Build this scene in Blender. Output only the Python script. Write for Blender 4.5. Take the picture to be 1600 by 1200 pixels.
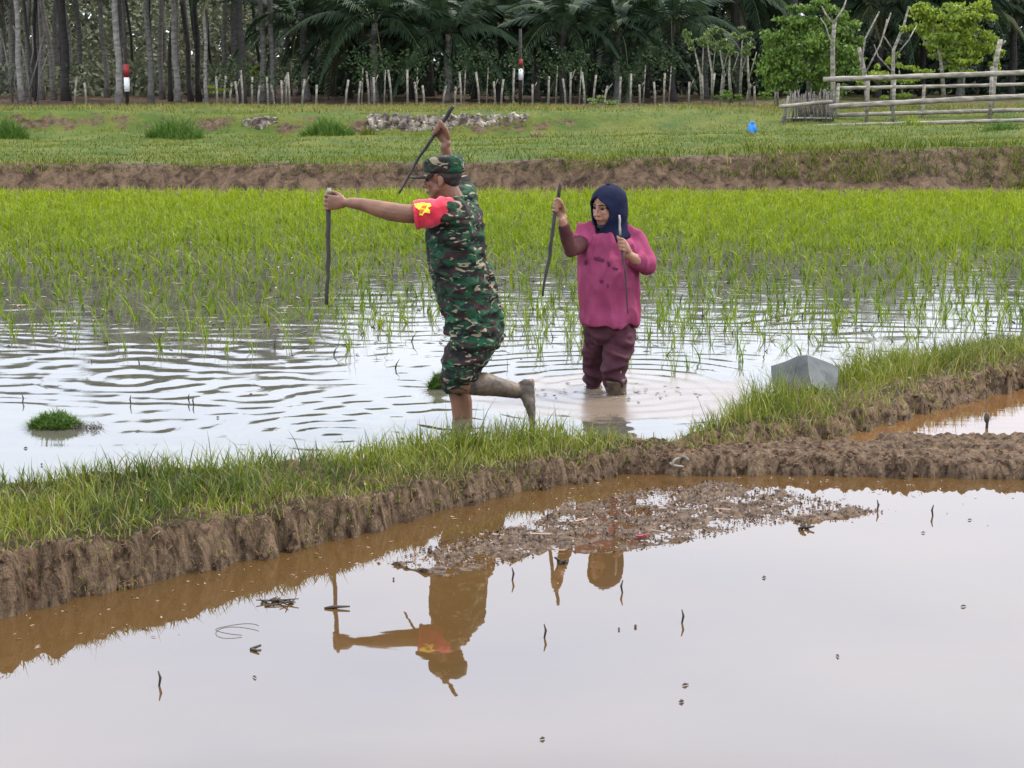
import bpy, bmesh, math, random
import numpy as np
from mathutils import Vector, Matrix, noise as mnoise
from mathutils.bvhtree import BVHTree
R = math.radians
random.seed(7); rng = np.random.default_rng(7)
for o in list(bpy.data.objects): bpy.data.objects.remove(o)
S = bpy.context.scene
COL = S.collection
# ------------------------------------------------------------------ camera
F, CAMH, PITCH = 2700.0, 1.9, R(10.70)
cd = bpy.data.cameras.new('camera'); cam = bpy.data.objects.new('camera', cd); COL.objects.link(cam)
cam.location = (0, 0, CAMH); cam.rotation_euler = (R(90) - PITCH, 0, 0)
cd.sensor_width = 36; cd.lens = F / 1600 * 36; cd.clip_start = 0.1; cd.clip_end = 1500
S.camera = cam
# ------------------------------------------------------------------ world
SUN_EL, SUN_AZ = 58, 60          # azimuth measured from +Y towards +X
W = bpy.data.worlds.new('World'); S.world = W; W.use_nodes = True
nt = W.node_tree; nt.nodes.clear()
def wn(t, **k):
    n = nt.nodes.new(t)
    for a, b in k.items(): setattr(n, a, b)
    return n
sky = wn('ShaderNodeTexSky', sky_type='NISHITA', sun_disc=False)
sky.sun_elevation = R(SUN_EL); sky.sun_rotation = R(SUN_AZ); sky.dust_density = 3; sky.air_density = 1.2
tc = wn('ShaderNodeTexCoord'); sep = wn('ShaderNodeSeparateXYZ'); nt.links.new(tc.outputs['Generated'], sep.inputs[0])
ramp = wn('ShaderNodeValToRGB'); nt.links.new(sep.outputs['Z'], ramp.inputs[0])   # overcast by elevation; low band brightened to tune the water's reflections
er = ramp.color_ramp; er.elements[0].position = 0.0; er.elements[0].color = (.62, .63, .67, 1)
er.elements[1].position = 1.0; er.elements[1].color = (.80, .80, .86, 1)
for p, c in ((.12, (.61, .65, .71)), (.22, (.77, .82, .91)), (.30, (.98, 1.07, 1.17)), (.38, (1.20, 1.37, 1.58)), (.6, (.80, .82, .92))):
    e = er.elements.new(p); e.color = (*c, 1)
mp = wn('ShaderNodeMapping'); mp.inputs['Scale'].default_value = (1.0, 1.0, 5.0)
nt.links.new(tc.outputs['Generated'], mp.inputs[0])
ns = wn('ShaderNodeTexNoise'); ns.inputs['Scale'].default_value = 2.2; ns.inputs['Detail'].default_value = 4
ns.inputs['Roughness'].default_value = .45
nt.links.new(mp.outputs[0], ns.inputs[0])
nr = wn('ShaderNodeValToRGB'); nt.links.new(ns.outputs[0], nr.inputs[0])
nr.color_ramp.elements[0].position = .3; nr.color_ramp.elements[0].color = (.84, .88, .98, 1)
nr.color_ramp.elements[1].position = .72; nr.color_ramp.elements[1].color = (1.08, 1.06, 1.06, 1)
mul = wn('ShaderNodeMixRGB', blend_type='MULTIPLY'); mul.inputs[0].default_value = 1
nt.links.new(ramp.outputs[0], mul.inputs[1]); nt.links.new(nr.outputs[0], mul.inputs[2])
sc = wn('ShaderNodeMixRGB', blend_type='MULTIPLY'); sc.inputs[0].default_value = 1
nt.links.new(mul.outputs[0], sc.inputs[1]); sc.inputs[2].default_value = (13.5, 13.5, 13.5, 1)
mx = wn('ShaderNodeMixRGB'); mx.inputs[0].default_value = .88
nt.links.new(sky.outputs[0], mx.inputs[1]); nt.links.new(sc.outputs[0], mx.inputs[2])
bg = wn('ShaderNodeBackground'); bg.inputs[1].default_value = .1
nt.links.new(mx.outputs[0], bg.inputs[0])
wo = wn('ShaderNodeOutputWorld'); nt.links.new(bg.outputs[0], wo.inputs[0])
sl = bpy.data.lights.new('sun', 'SUN'); sl.energy = 1.9; sl.angle = R(12); sl.color = (1, .93, .80)
so = bpy.data.objects.new('sun', sl); COL.objects.link(so)
sd = Vector((math.sin(R(SUN_AZ)) * math.cos(R(SUN_EL)), math.cos(R(SUN_AZ)) * math.cos(R(SUN_EL)), math.sin(R(SUN_EL))))
so.rotation_euler = sd.to_track_quat('Z', 'Y').to_euler(); so.location = (20, 10, 30)
S.view_settings.view_transform = 'Standard'; S.view_settings.look = 'None'
S.view_settings.exposure = 1.22; S.view_settings.gamma = 1
# ------------------------------------------------------------------ coordinates read off the photograph, turned into metres
cp, sp = math.cos(PITCH), math.sin(PITCH)
def ray(px, py):
    x = (px - 800) / F; y = -(py - 600) / F
    return Vector((x, cp + y * sp, -sp + y * cp))
def P(px, py, Y):
    d = ray(px, py); return Vector((0, 0, CAMH)) + d * (Y / d.y)
def G(px, py, z=0.0):
    d = ray(px, py); t = (z - CAMH) / d.z; return Vector((0, 0, CAMH)) + d * t
# ------------------------------------------------------------------ materials
def mat(name, c1, c2=None, rough=.8, scale=8, detail=4, c3=None, bump=0, bscale=None, spec=.3, transl=0, tint=False, stretch=(1, 1, 1), lo=.38, hi=.62, sheen=0):
    m = bpy.data.materials.new(name); m.use_nodes = True; n = m.node_tree; N = n.nodes; L = n.links
    b = N['Principled BSDF']; b.inputs['Roughness'].default_value = rough; b.inputs['Specular IOR Level'].default_value = spec
    if sheen: b.inputs['Sheen Weight'].default_value = sheen
    tcx = N.new('ShaderNodeTexCoord'); mpp = N.new('ShaderNodeMapping'); mpp.inputs['Scale'].default_value = stretch
    L.new(tcx.outputs['Object'], mpp.inputs[0])
    out = None
    if c2 is None: c2 = tuple(x * .7 for x in c1)
    t = N.new('ShaderNodeTexNoise'); t.inputs['Scale'].default_value = scale; t.inputs['Detail'].default_value = detail
    L.new(mpp.outputs[0], t.inputs[0])
    r = N.new('ShaderNodeValToRGB'); r.color_ramp.elements[0].position = lo; r.color_ramp.elements[1].position = hi
    r.color_ramp.elements[0].color = (*c1, 1); r.color_ramp.elements[1].color = (*c2, 1)
    if tint:
        a = N.new('ShaderNodeAttribute'); a.attribute_name = 'tint'
        L.new(a.outputs['Fac'], r.inputs[0]); r.color_ramp.elements[0].position = 0; r.color_ramp.elements[1].position = 1 if c3 is None else .75
        if c3 is not None:
            e = r.color_ramp.elements.new(1.0); e.color = (*c3, 1)
    else:
        L.new(t.outputs['Fac'], r.inputs[0])
        if c3 is not None:
            t2 = N.new('ShaderNodeTexNoise'); t2.inputs['Scale'].default_value = scale * .31; t2.inputs['Detail'].default_value = 3
            L.new(mpp.outputs[0], t2.inputs[0])
            r2 = N.new('ShaderNodeValToRGB'); r2.color_ramp.elements[0].position = .48; r2.color_ramp.elements[1].position = .62
            L.new(t2.outputs['Fac'], r2.inputs[0])
            mm = N.new('ShaderNodeMixRGB'); L.new(r2.outputs[0], mm.inputs[0]); L.new(r.outputs[0], mm.inputs[1]); mm.inputs[2].default_value = (*c3, 1)
            out = mm.outputs[0]
    out = out or r.outputs[0]
    L.new(out, b.inputs['Base Color'])
    if bump:
        tb = N.new('ShaderNodeTexNoise'); tb.inputs['Scale'].default_value = bscale or scale * 3; tb.inputs['Detail'].default_value = 5
        L.new(mpp.outputs[0], tb.inputs[0])
        bb = N.new('ShaderNodeBump'); bb.inputs['Strength'].default_value = 1; bb.inputs['Distance'].default_value = bump
        L.new(tb.outputs['Fac'], bb.inputs['Height']); L.new(bb.outputs[0], b.inputs['Normal'])
    if transl:
        tr = N.new('ShaderNodeBsdfTranslucent'); L.new(out, tr.inputs[0])
        ms = N.new('ShaderNodeMixShader'); ms.inputs[0].default_value = transl
        L.new(b.outputs[0], ms.inputs[1]); L.new(tr.outputs[0], ms.inputs[2]); L.new(ms.outputs[0], N['Material Output'].inputs[0])
    return m
M = {}
M['rice'] = mat('rice_leaf', (.038, .085, .003), (.235, .30, .002), tint=True, transl=.3, rough=.55, spec=.25)
M['grass'] = mat('bund_grass', (.038, .066, .006), (.185, .215, .016), c3=(.26, .195, .075), tint=True, transl=.25, rough=.5, spec=.35)
M['grass_far'] = mat('terrace_grass', (.036, .062, .006), (.145, .17, .018), c3=(.25, .19, .08), tint=True, transl=.2, rough=.8, spec=.1)
M['reed'] = mat('reed_leaf', (.036, .085, .008), (.10, .175, .018), tint=True, transl=.2, rough=.6)
M['straw'] = mat('straw', (.07, .042, .022), (.27, .185, .105), tint=True, rough=.7)
M['litter'] = mat('litter', (.06, .038, .026), (.30, .21, .155), tint=True, rough=.6)
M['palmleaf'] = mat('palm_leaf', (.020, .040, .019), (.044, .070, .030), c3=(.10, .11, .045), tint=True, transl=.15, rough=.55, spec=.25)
M['treeleaf'] = mat('tree_leaf', (.045, .088, .014), (.14, .22, .028), tint=True, transl=.25, rough=.6)
M['vineleaf'] = mat('vine_leaf', (.11, .17, .02), (.26, .32, .03), tint=True, transl=.3, rough=.6)
M['paleleaf'] = mat('pale_leaf', (.08, .13, .03), (.16, .21, .06), tint=True, transl=.25, rough=.6)
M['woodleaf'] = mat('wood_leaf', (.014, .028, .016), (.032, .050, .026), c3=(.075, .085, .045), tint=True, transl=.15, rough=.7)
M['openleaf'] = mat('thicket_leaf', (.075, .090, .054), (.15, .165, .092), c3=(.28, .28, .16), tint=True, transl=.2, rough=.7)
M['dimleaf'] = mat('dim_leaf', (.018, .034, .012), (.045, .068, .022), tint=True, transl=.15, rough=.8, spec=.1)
M['bark'] = mat('palm_bark', (.15, .135, .115), (.08, .072, .062), scale=6, bump=.02, stretch=(1, 1, 4))
M['bark_pale'] = mat('pale_bark', (.24, .215, .19), (.12, .11, .09), scale=6, bump=.01, stretch=(1, 1, 3))
M['bark_dark'] = mat('dark_bark', (.034, .028, .023), (.018, .015, .013), scale=6, bump=.02, stretch=(1, 1, 3))
M['post'] = mat('post_bark', (.27, .245, .19), (.11, .10, .075), scale=9, bump=.01, stretch=(1, 1, 2))
M['bamboo'] = mat('bamboo', (.27, .24, .19), (.13, .115, .09), scale=5, bump=.004, stretch=(1, 1, 3))
M['skin_m'] = mat('skin', (.125, .055, .030), (.185, .085, .047), rough=.5, scale=14, spec=.4, bump=.0015, bscale=60)
M['skin_w'] = mat('skin_warm', (.24, .115, .068), (.29, .145, .09), rough=.5, scale=14, spec=.4, bump=.001, bscale=60)
M['hair'] = mat('hair', (.012, .009, .008), (.03, .022, .018), rough=.6, scale=60, bump=.002, bscale=120)
M['mudskin'] = mat('mud_coat', (.040, .028, .017), (.100, .070, .044), rough=.5, scale=18, bump=.004, spec=.35)
M['red'] = mat('red_cloth', (.42, .010, .022), (.52, .02, .045), rough=.8, scale=7, bump=.003, bscale=40, sheen=.2)
M['yellow'] = mat('yellow_print', (.75, .52, .02), (.80, .58, .05), rough=.7)
M['orange'] = mat('orange_print', (.70, .16, .02), rough=.7)
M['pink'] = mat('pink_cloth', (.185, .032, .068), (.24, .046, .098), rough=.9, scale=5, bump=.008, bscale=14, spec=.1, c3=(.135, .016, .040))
M['maroon'] = mat('maroon_cloth', (.032, .007, .012), (.052, .011, .018), rough=.8, scale=9, bump=.004, bscale=30)
M['armcloth'] = mat('maroon_sleeve', (.05, .014, .014), (.085, .026, .024), rough=.8, scale=9, bump=.003)
M['navy'] = mat('navy_cloth', (.007, .009, .024), (.012, .015, .036), rough=.9, scale=8, bump=.002, bscale=40, spec=.1)
M['black'] = mat('black', (.008, .008, .009), rough=.7)
M['eye'] = mat('eye', (.02, .015, .012), rough=.6, spec=.1)
M['lip'] = mat('lip', (.13, .035, .03), rough=.7, spec=.1)
M['print'] = mat('dark_print', (.10, .012, .045), rough=.8)
M['stick'] = mat('stick', (.022, .019, .017), (.05, .042, .036), rough=.6, scale=20, bump=.003, stretch=(1, 1, .3))
M['stick_pale'] = mat('pale_wood', (.32, .30, .26), (.20, .18, .16), rough=.6, scale=20)
M['sack'] = mat('grey_sack', (.075, .08, .075), (.125, .128, .12), rough=.55, scale=5, bump=.006, bscale=14)
M['blue'] = mat('blue_plastic', (.02, .16, .48), (.03, .22, .6), rough=.35)
M['whitep'] = mat('white_paint', (.75, .74, .72), (.6, .6, .58), rough=.5)
M['redp'] = mat('red_paint', (.24, .018, .02), (.18, .016, .018), rough=.5)
M['stone'] = mat('stone', (.075, .056, .04), (.30, .26, .20), scale=5.1, rough=.9, bump=.02, bscale=12)
M['debris'] = mat('dark_debris', (.03, .022, .018), (.06, .045, .03), rough=.6)

def camo_mat():
    m = bpy.data.materials.new('camouflage_cloth'); m.use_nodes = True; n = m.node_tree; N = n.nodes; L = n.links
    b = N['Principled BSDF']; b.inputs['Roughness'].default_value = .85; b.inputs['Specular IOR Level'].default_value = .2
    tcx = N.new('ShaderNodeTexCoord')
    def layer(off, scale, thr, col, prev, dist=1.2, rot=0., st=(1, 1, 1.9)):
        mpp = N.new('ShaderNodeMapping'); mpp.inputs['Location'].default_value = off; mpp.inputs['Rotation'].default_value = (0, rot, 0); mpp.inputs['Scale'].default_value = st
        L.new(tcx.outputs['Object'], mpp.inputs[0])
        t = N.new('ShaderNodeTexNoise'); t.inputs['Scale'].default_value = scale; t.inputs['Detail'].default_value = 1.5; t.inputs['Distortion'].default_value = dist
        L.new(mpp.outputs[0], t.inputs[0])
        r = N.new('ShaderNodeValToRGB'); r.color_ramp.elements[0].position = thr; r.color_ramp.elements[1].position = thr + .015
        L.new(t.outputs['Fac'], r.inputs[0])
        mm = N.new('ShaderNodeMixRGB'); L.new(r.outputs[0], mm.inputs[0]); mm.inputs[2].default_value = (*col, 1)
        if isinstance(prev, tuple): mm.inputs[1].default_value = (*prev, 1)
        else: L.new(prev, mm.inputs[1])
        return mm.outputs[0]
    o = layer((0, 0, 0), 8.5, .485, (.026, .013, .012), (.010, .040, .018))
    o = layer((3, 1, 2), 12.5, .55, (.009, .010, .009), o, rot=.5)
    o = layer((7, 5, 1), 11.5, .605, (.20, .17, .11), o, 1.8, rot=-.6, st=(1, 1, 2.4))
    o = layer((1, 8, 4), 11.5, .61, (.012, .065, .032), o, rot=.3)
    L.new(o, b.inputs['Base Color'])
    tb = N.new('ShaderNodeTexNoise'); tb.inputs['Scale'].default_value = 16; tb.inputs['Detail'].default_value = 4; L.new(tcx.outputs['Object'], tb.inputs[0])
    bb = N.new('ShaderNodeBump'); bb.inputs['Distance'].default_value = .02; L.new(tb.outputs['Fac'], bb.inputs['Height']); L.new(bb.outputs[0], b.inputs['Normal'])
    return m
M['camo'] = camo_mat()

def ground_mat(name, green, green2, brown, brown2, wet=True, bscale=25, bump=.012):
    """vertex attribute 'bare' says how much soil shows; soil and grass tones come from noise"""
    m = bpy.data.materials.new(name); m.use_nodes = True; n = m.node_tree; N = n.nodes; L = n.links
    b = N['Principled BSDF']; b.inputs['Roughness'].default_value = .85; b.inputs['Specular IOR Level'].default_value = .12
    g = N.new('ShaderNodeTexCoord')
    def nz(s, d=4, rgh=.6):
        t = N.new('ShaderNodeTexNoise'); t.inputs['Scale'].default_value = s; t.inputs['Detail'].default_value = d; t.inputs['Roughness'].default_value = rgh
        L.new(g.outputs['Object'], t.inputs[0]); return t.outputs['Fac']
    def rp(f, a, c, p0=.35, p1=.65):
        r = N.new('ShaderNodeValToRGB'); r.color_ramp.elements[0].position = p0; r.color_ramp.elements[1].position = p1
        r.color_ramp.elements[0].color = (*a, 1); r.color_ramp.elements[1].color = (*c, 1); L.new(f, r.inputs[0]); return r.outputs[0]
    gc = rp(nz(1.3), green, green2); vc = N.new('ShaderNodeMapping'); vc.inputs['Scale'].default_value = (1, 1, .28); L.new(g.outputs['Object'], vc.inputs[0])
    vn = N.new('ShaderNodeTexNoise'); vn.inputs['Scale'].default_value = bscale * 1.1; vn.inputs['Detail'].default_value = 7; vn.inputs['Roughness'].default_value = .72; vn.inputs['Distortion'].default_value = .6; L.new(vc.outputs[0], vn.inputs[0])
    bc = rp(vn.outputs['Fac'], brown, brown2, .38, .62)
    a = N.new('ShaderNodeAttribute'); a.attribute_name = 'bare'
    ad = N.new('ShaderNodeMath'); ad.operation = 'ADD'; L.new(a.outputs['Fac'], ad.inputs[0])
    sb = N.new('ShaderNodeMath'); sb.operation = 'MULTIPLY_ADD'; L.new(nz(2.5, 6), sb.inputs[0]); sb.inputs[1].default_value = 1.4; sb.inputs[2].default_value = -.7
    L.new(sb.outputs[0], ad.inputs[1])
    fr = rp(ad.outputs[0], (0, 0, 0), (1, 1, 1), .4, .6)
    mm = N.new('ShaderNodeMixRGB'); L.new(fr, mm.inputs[0]); L.new(gc, mm.inputs[1]); L.new(bc, mm.inputs[2])
    L.new(mm.outputs[0], b.inputs['Base Color'])
    if wet:      # soil near the water is wet: glossier
        s = N.new('ShaderNodeSeparateXYZ'); L.new(g.outputs['Object'], s.inputs[0])
        mr = N.new('ShaderNodeMapRange'); mr.inputs[1].default_value = .0; mr.inputs[2].default_value = .07; mr.inputs[3].default_value = .5; mr.inputs[4].default_value = .8
        L.new(s.outputs['Z'], mr.inputs[0]); L.new(mr.outputs[0], b.inputs['Roughness'])
    vm = N.new('ShaderNodeMapping'); vm.inputs['Scale'].default_value = (1, 1, .22); L.new(g.outputs['Object'], vm.inputs[0])
    vt = N.new('ShaderNodeTexNoise'); vt.inputs['Scale'].default_value = bscale * 1.3; vt.inputs['Detail'].default_value = 6; vt.inputs['Roughness'].default_value = .7; L.new(vm.outputs[0], vt.inputs[0])
    av = N.new('ShaderNodeMath'); av.operation = 'ADD'; L.new(nz(bscale, 8, .7), av.inputs[0]); L.new(vt.outputs['Fac'], av.inputs[1])
    bb = N.new('ShaderNodeBump'); bb.inputs['Distance'].default_value = bump; L.new(av.outputs[0], bb.inputs['Height']); L.new(bb.outputs[0], b.inputs['Normal'])
    return m
M['mud'] = ground_mat('mud_soil', (.026, .028, .010), (.060, .042, .020), (.026, .015, .008), (.175, .117, .070), bump=.024)
M['clod'] = mat('clod_soil', (.030, .016, .009), (.145, .088, .054), tint=True, rough=.9, spec=.1, bump=.004, bscale=60)
M['far'] = ground_mat('terrace_soil', (.036, .066, .008), (.092, .105, .016), (.024, .015, .009), (.125, .082, .050), wet=False, bscale=6, bump=.05)

def water_mat(name, body, mud=None, ripple=0.0, rscale=20, rough=.015, ior=1.40, body2=None):
    m = bpy.data.materials.new(name); m.use_nodes = True; n = m.node_tree; N = n.nodes; L = n.links
    b = N['Principled BSDF']; b.inputs['Roughness'].default_value = rough; b.inputs['IOR'].default_value = ior
    g = N.new('ShaderNodeTexCoord')
    t = N.new('ShaderNodeTexNoise'); t.inputs['Scale'].default_value = .9; t.inputs['Detail'].default_value = 4; L.new(g.outputs['Object'], t.inputs[0])
    r = N.new('ShaderNodeValToRGB'); r.color_ramp.elements[0].position = .35; r.color_ramp.elements[1].position = .65
    r.color_ramp.elements[0].color = (*body, 1); r.color_ramp.elements[1].color = (*(body2 or tuple(x * .8 for x in body)), 1); L.new(t.outputs['Fac'], r.inputs[0])
    out = r.outputs[0]
    if mud:      # churned-up mud floating in the water: centre x, y, radii, colour
        for (cx, cy, rx, ry, col) in mud:
            mpp = N.new('ShaderNodeMapping'); mpp.inputs['Location'].default_value = (-cx / rx, -cy / ry, 0); mpp.inputs['Scale'].default_value = (1 / rx, 1 / ry, 0)
            L.new(g.outputs['Object'], mpp.inputs[0])
            ln = N.new('ShaderNodeVectorMath'); ln.operation = 'LENGTH'; L.new(mpp.outputs[0], ln.inputs[0])
            t2 = N.new('ShaderNodeTexNoise'); t2.inputs['Scale'].default_value = 6; t2.inputs['Detail'].default_value = 5; L.new(g.outputs['Object'], t2.inputs[0])
            ma = N.new('ShaderNodeMath'); ma.operation = 'MULTIPLY_ADD'; L.new(t2.outputs['Fac'], ma.inputs[0]); ma.inputs[1].default_value = 1.2; L.new(ln.outputs['Value'], ma.inputs[2])
            rr = N.new('ShaderNodeValToRGB'); rr.color_ramp.elements[0].position = .9; rr.color_ramp.elements[1].position = 1.0
            rr.color_ramp.elements[0].color = (1, 1, 1, 1); rr.color_ramp.elements[1].color = (0, 0, 0, 1)
            hv = N.new('ShaderNodeMath'); hv.operation = 'MULTIPLY'; hv.inputs[1].default_value = .62; L.new(ma.outputs[0], hv.inputs[0]); L.new(hv.outputs[0], rr.inputs[0])
            mm = N.new('ShaderNodeMixRGB'); L.new(rr.outputs[0], mm.inputs[0]); L.new(out, mm.inputs[1]); mm.inputs[2].default_value = (*col, 1); out = mm.outputs[0]
            ro = N.new('ShaderNodeMath'); ro.operation = 'MULTIPLY_ADD'; L.new(rr.outputs[0], ro.inputs[0]); ro.inputs[1].default_value = .22; ro.inputs[2].default_value = rough
            L.new(ro.outputs[0], b.inputs['Roughness'])
    L.new(out, b.inputs['Base Color'])
    if ripple:
        mpp = N.new('ShaderNodeMapping'); mpp.inputs['Scale'].default_value = (.35, 1, 1); L.new(g.outputs['Object'], mpp.inputs[0])
        tb = N.new('ShaderNodeTexNoise'); tb.inputs['Scale'].default_value = rscale; tb.inputs['Detail'].default_value = 3; L.new(mpp.outputs[0], tb.inputs[0])
        bb = N.new('ShaderNodeBump'); bb.inputs['Distance'].default_value = ripple; L.new(bb.outputs[0], b.inputs['Normal'])
        sy = N.new('ShaderNodeSeparateXYZ'); L.new(g.outputs['Object'], sy.inputs[0])     # breezier water in the open middle of the field
        mr = N.new('ShaderNodeMapRange'); mr.inputs[1].default_value = 11; mr.inputs[2].default_value = 14.5; mr.inputs[3].default_value = 1; mr.inputs[4].default_value = 2.2; L.new(sy.outputs['Y'], mr.inputs[0])
        mu = N.new('ShaderNodeMath'); mu.operation = 'MULTIPLY'; L.new(tb.outputs['Fac'], mu.inputs[0]); L.new(mr.outputs[0], mu.inputs[1]); L.new(mu.outputs[0], bb.inputs['Height'])
    return m
# ------------------------------------------------------------------ object helpers
def meshobj(name, v, f, m=None, parent=None, smooth=True, attr=None):
    v = np.asarray(v, dtype=np.float64).reshape(-1, 3)
    base = np.array(parent.location) if parent is not None else np.zeros(3)
    me = bpy.data.meshes.new(name)
    f = f if isinstance(f, list) else np.asarray(f)
    if isinstance(f, np.ndarray):
        k = f.shape[1]; nf = len(f)
        me.vertices.add(len(v)); me.vertices.foreach_set('co', (v - base).ravel())
        me.loops.add(nf * k); me.loops.foreach_set('vertex_index', f.ravel().astype(np.int32))
        me.polygons.add(nf); me.polygons.foreach_set('loop_start', np.arange(0, nf * k, k, dtype=np.int32))
        me.update(calc_edges=True)
    else:
        me.from_pydata([tuple(x) for x in (v - base)], [], f)
    if attr:
        for an, av in attr.items():
            a = me.attributes.new(an, 'FLOAT', 'POINT'); a.data.foreach_set('value', np.asarray(av, dtype=np.float32))
    me.polygons.foreach_set('use_smooth', [smooth] * len(me.polygons))
    me.validate()
    o = bpy.data.objects.new(name, me); COL.objects.link(o)
    if m is not None: me.materials.append(m)
    if parent is not None: o.parent = parent
    return o
def tag(o, label=None, cat=None, group=None, kind=None):
    if label: o['label'] = label
    if cat: o['category'] = cat
    if group: o['group'] = group
    if kind: o['kind'] = kind
    return o
def empty(name, loc, label=None, cat=None, group=None):
    o = bpy.data.objects.new(name, None); COL.objects.link(o); o.location = loc; o.empty_display_size = .1
    return tag(o, label, cat, group)
def copy_tree(o, loc, rz=0, sc=1, label=None, par=None):
    c = o.copy(); COL.objects.link(c)
    if par is None:
        c.location = loc; c.rotation_euler = (0, 0, rz); c.scale = (sc,) * 3
        if label: c['label'] = label
    else: c.parent = par
    for ch in [x for x in bpy.data.objects if x.parent == o]: copy_tree(ch, None, par=c)
    return c
class MB:
    def __init__(s): s.v = []; s.f = []
    def rings(s, rr, cap=True):
        b = len(s.v); n = len(rr[0])
        for r in rr: s.v += [tuple(p) for p in r]
        for i in range(len(rr) - 1):
            for j in range(n):
                a = b + i * n + j; c = b + i * n + (j + 1) % n
                s.f.append((a, c, c + n, a + n))
        if cap:
            s.f.append(tuple(b + j for j in range(n))[::-1]); s.f.append(tuple(b + (len(rr) - 1) * n + j for j in range(n)))
        return s
    def tube(s, pts, rad, n=8, cap=True, round_=False):
        pts = [Vector(p) for p in pts]; rad = list(rad) if hasattr(rad, '__len__') else [rad] * len(pts)
        if round_:
            d0 = (pts[1] - pts[0]).normalized(); d1 = (pts[-1] - pts[-2]).normalized()
            a0 = [(pts[0] - d0 * rad[0] * math.sin(t), rad[0] * math.cos(t)) for t in (1.45, 1.0, .5)]
            a1 = [(pts[-1] + d1 * rad[-1] * math.sin(t), rad[-1] * math.cos(t)) for t in (.5, 1.0, 1.45)]
            r0 = rad
            pts = [a[0] for a in a0] + pts + [a[0] for a in a1]; rad = [a[1] for a in a0] + r0 + [a[1] for a in a1]
        rr = []; up = None
        for i, p in enumerate(pts):
            d = (pts[min(i + 1, len(pts) - 1)] - pts[max(i - 1, 0)])
            if d.length < 1e-9: d = Vector((0, 0, 1))
            d.normalize()
            if up is None: up = Vector((0, 1, 0)) if abs(d.y) < .9 else Vector((1, 0, 0))
            u = (up - d * up.dot(d)).normalized(); w = d.cross(u); up = u
            rr.append([p + (u * math.cos(t) + w * math.sin(t)) * rad[i] for t in [2 * math.pi * k / n for k in range(n)]])
        return s.rings(rr, cap)
    def ell(s, c, a, b_=None, c_=None, n=14, axes=None):
        b_ = a if b_ is None else b_; c_ = a if c_ is None else c_
        ax = axes or (Vector((1, 0, 0)), Vector((0, 1, 0)), Vector((0, 0, 1))); c = Vector(c)
        m_ = max(5, n // 2 + 1); rr = []
        for i in range(m_):
            ph = -math.pi / 2 + math.pi * (i + .35) / (m_ - .3)
            rr.append([c + ax[0] * a * math.cos(ph) * math.cos(t) + ax[1] * b_ * math.cos(ph) * math.sin(t) + ax[2] * c_ * math.sin(ph) for t in [2 * math.pi * k / n for k in range(n)]])
        return s.rings(rr)
    def loft(s, secs, n=24, e=1.0):
        """secs: (centre, u vector*radius, v vector*radius)"""
        rr = []
        for c, u, v in secs:
            r = []
            for k in range(n):
                t = 2 * math.pi * k / n; cs, sn = math.cos(t), math.sin(t)
                cs = math.copysign(abs(cs) ** e, cs); sn = math.copysign(abs(sn) ** e, sn)
                r.append(Vector(c) + Vector(u) * cs + Vector(v) * sn)
            rr.append(r)
        return s.rings(rr)
    def box(s, c, dx, dy, dz, rot=None, jit=0):
        b = len(s.v); c = Vector(c)
        for x in (-1, 1):
            for y in (-1, 1):
                for z in (-1, 1):
                    p = Vector((x * dx / 2, y * dy / 2, z * dz / 2))
                    if jit: p += Vector([random.uniform(-jit, jit) * q for q in (dx, dy, dz)])
                    if rot: p = rot @ p
                    s.v.append(tuple(c + p))
        for q in ((0, 1, 3, 2), (4, 6, 7, 5), (0, 4, 5, 1), (2, 3, 7, 6), (0, 2, 6, 4), (1, 5, 7, 3)): s.f.append(tuple(b + i for i in q))
        return s
    def build(s, name, m, parent=None, smooth=True, remesh=None, sm=4, disp=None, post=None, sub=0):
        o = meshobj(name, s.v, s.f, m, parent, smooth)
        if remesh:
            bm = bmesh.new(); bm.from_mesh(o.data); bmesh.ops.recalc_face_normals(bm, faces=bm.faces); bm.to_mesh(o.data); bm.free()
            md = o.modifiers.new('r', 'REMESH'); md.mode = 'VOXEL'; md.voxel_size = remesh
            if sm:
                ms = o.modifiers.new('s', 'SMOOTH'); ms.iterations = sm; ms.factor = .5
        if sub:
            ms = o.modifiers.new('s', 'SUBSURF'); ms.levels = sub; ms.render_levels = sub
        if o.modifiers:
            dg = bpy.context.evaluated_depsgraph_get(); me = bpy.data.meshes.new_from_object(o.evaluated_get(dg))
            me.name = name; o.modifiers.clear(); o.data = me
            if not me.materials: me.materials.append(m)
        if post: post(o)
        if smooth: o.data.polygons.foreach_set('use_smooth', [True] * len(o.data.polygons)); o.data.update()
        return o
def wrinkle(amp, fr, stretch=(1, 1, 1), seed=0, ridg=True):
    def f(o):
        me = o.data; n = len(me.vertices); co = np.empty(n * 3); no = np.empty(n * 3)
        me.vertices.foreach_get('co', co); me.vertices.foreach_get('normal', no); co = co.reshape(-1, 3); no = no.reshape(-1, 3)
        d = np.empty(n)
        for i in range(n):
            q = Vector((co[i, 0] * stretch[0] * fr + seed, co[i, 1] * stretch[1] * fr, co[i, 2] * stretch[2] * fr))
            w = mnoise.noise(q); w2 = mnoise.noise(q * 2.1 + Vector((5, 1, 2)))
            d[i] = (((.62 - 2.2 * abs(w)) if ridg else w) + .5 * w2) * amp
        co += no * d[:, None]; me.vertices.foreach_set('co', co.ravel()); me.update()
    return f
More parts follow.
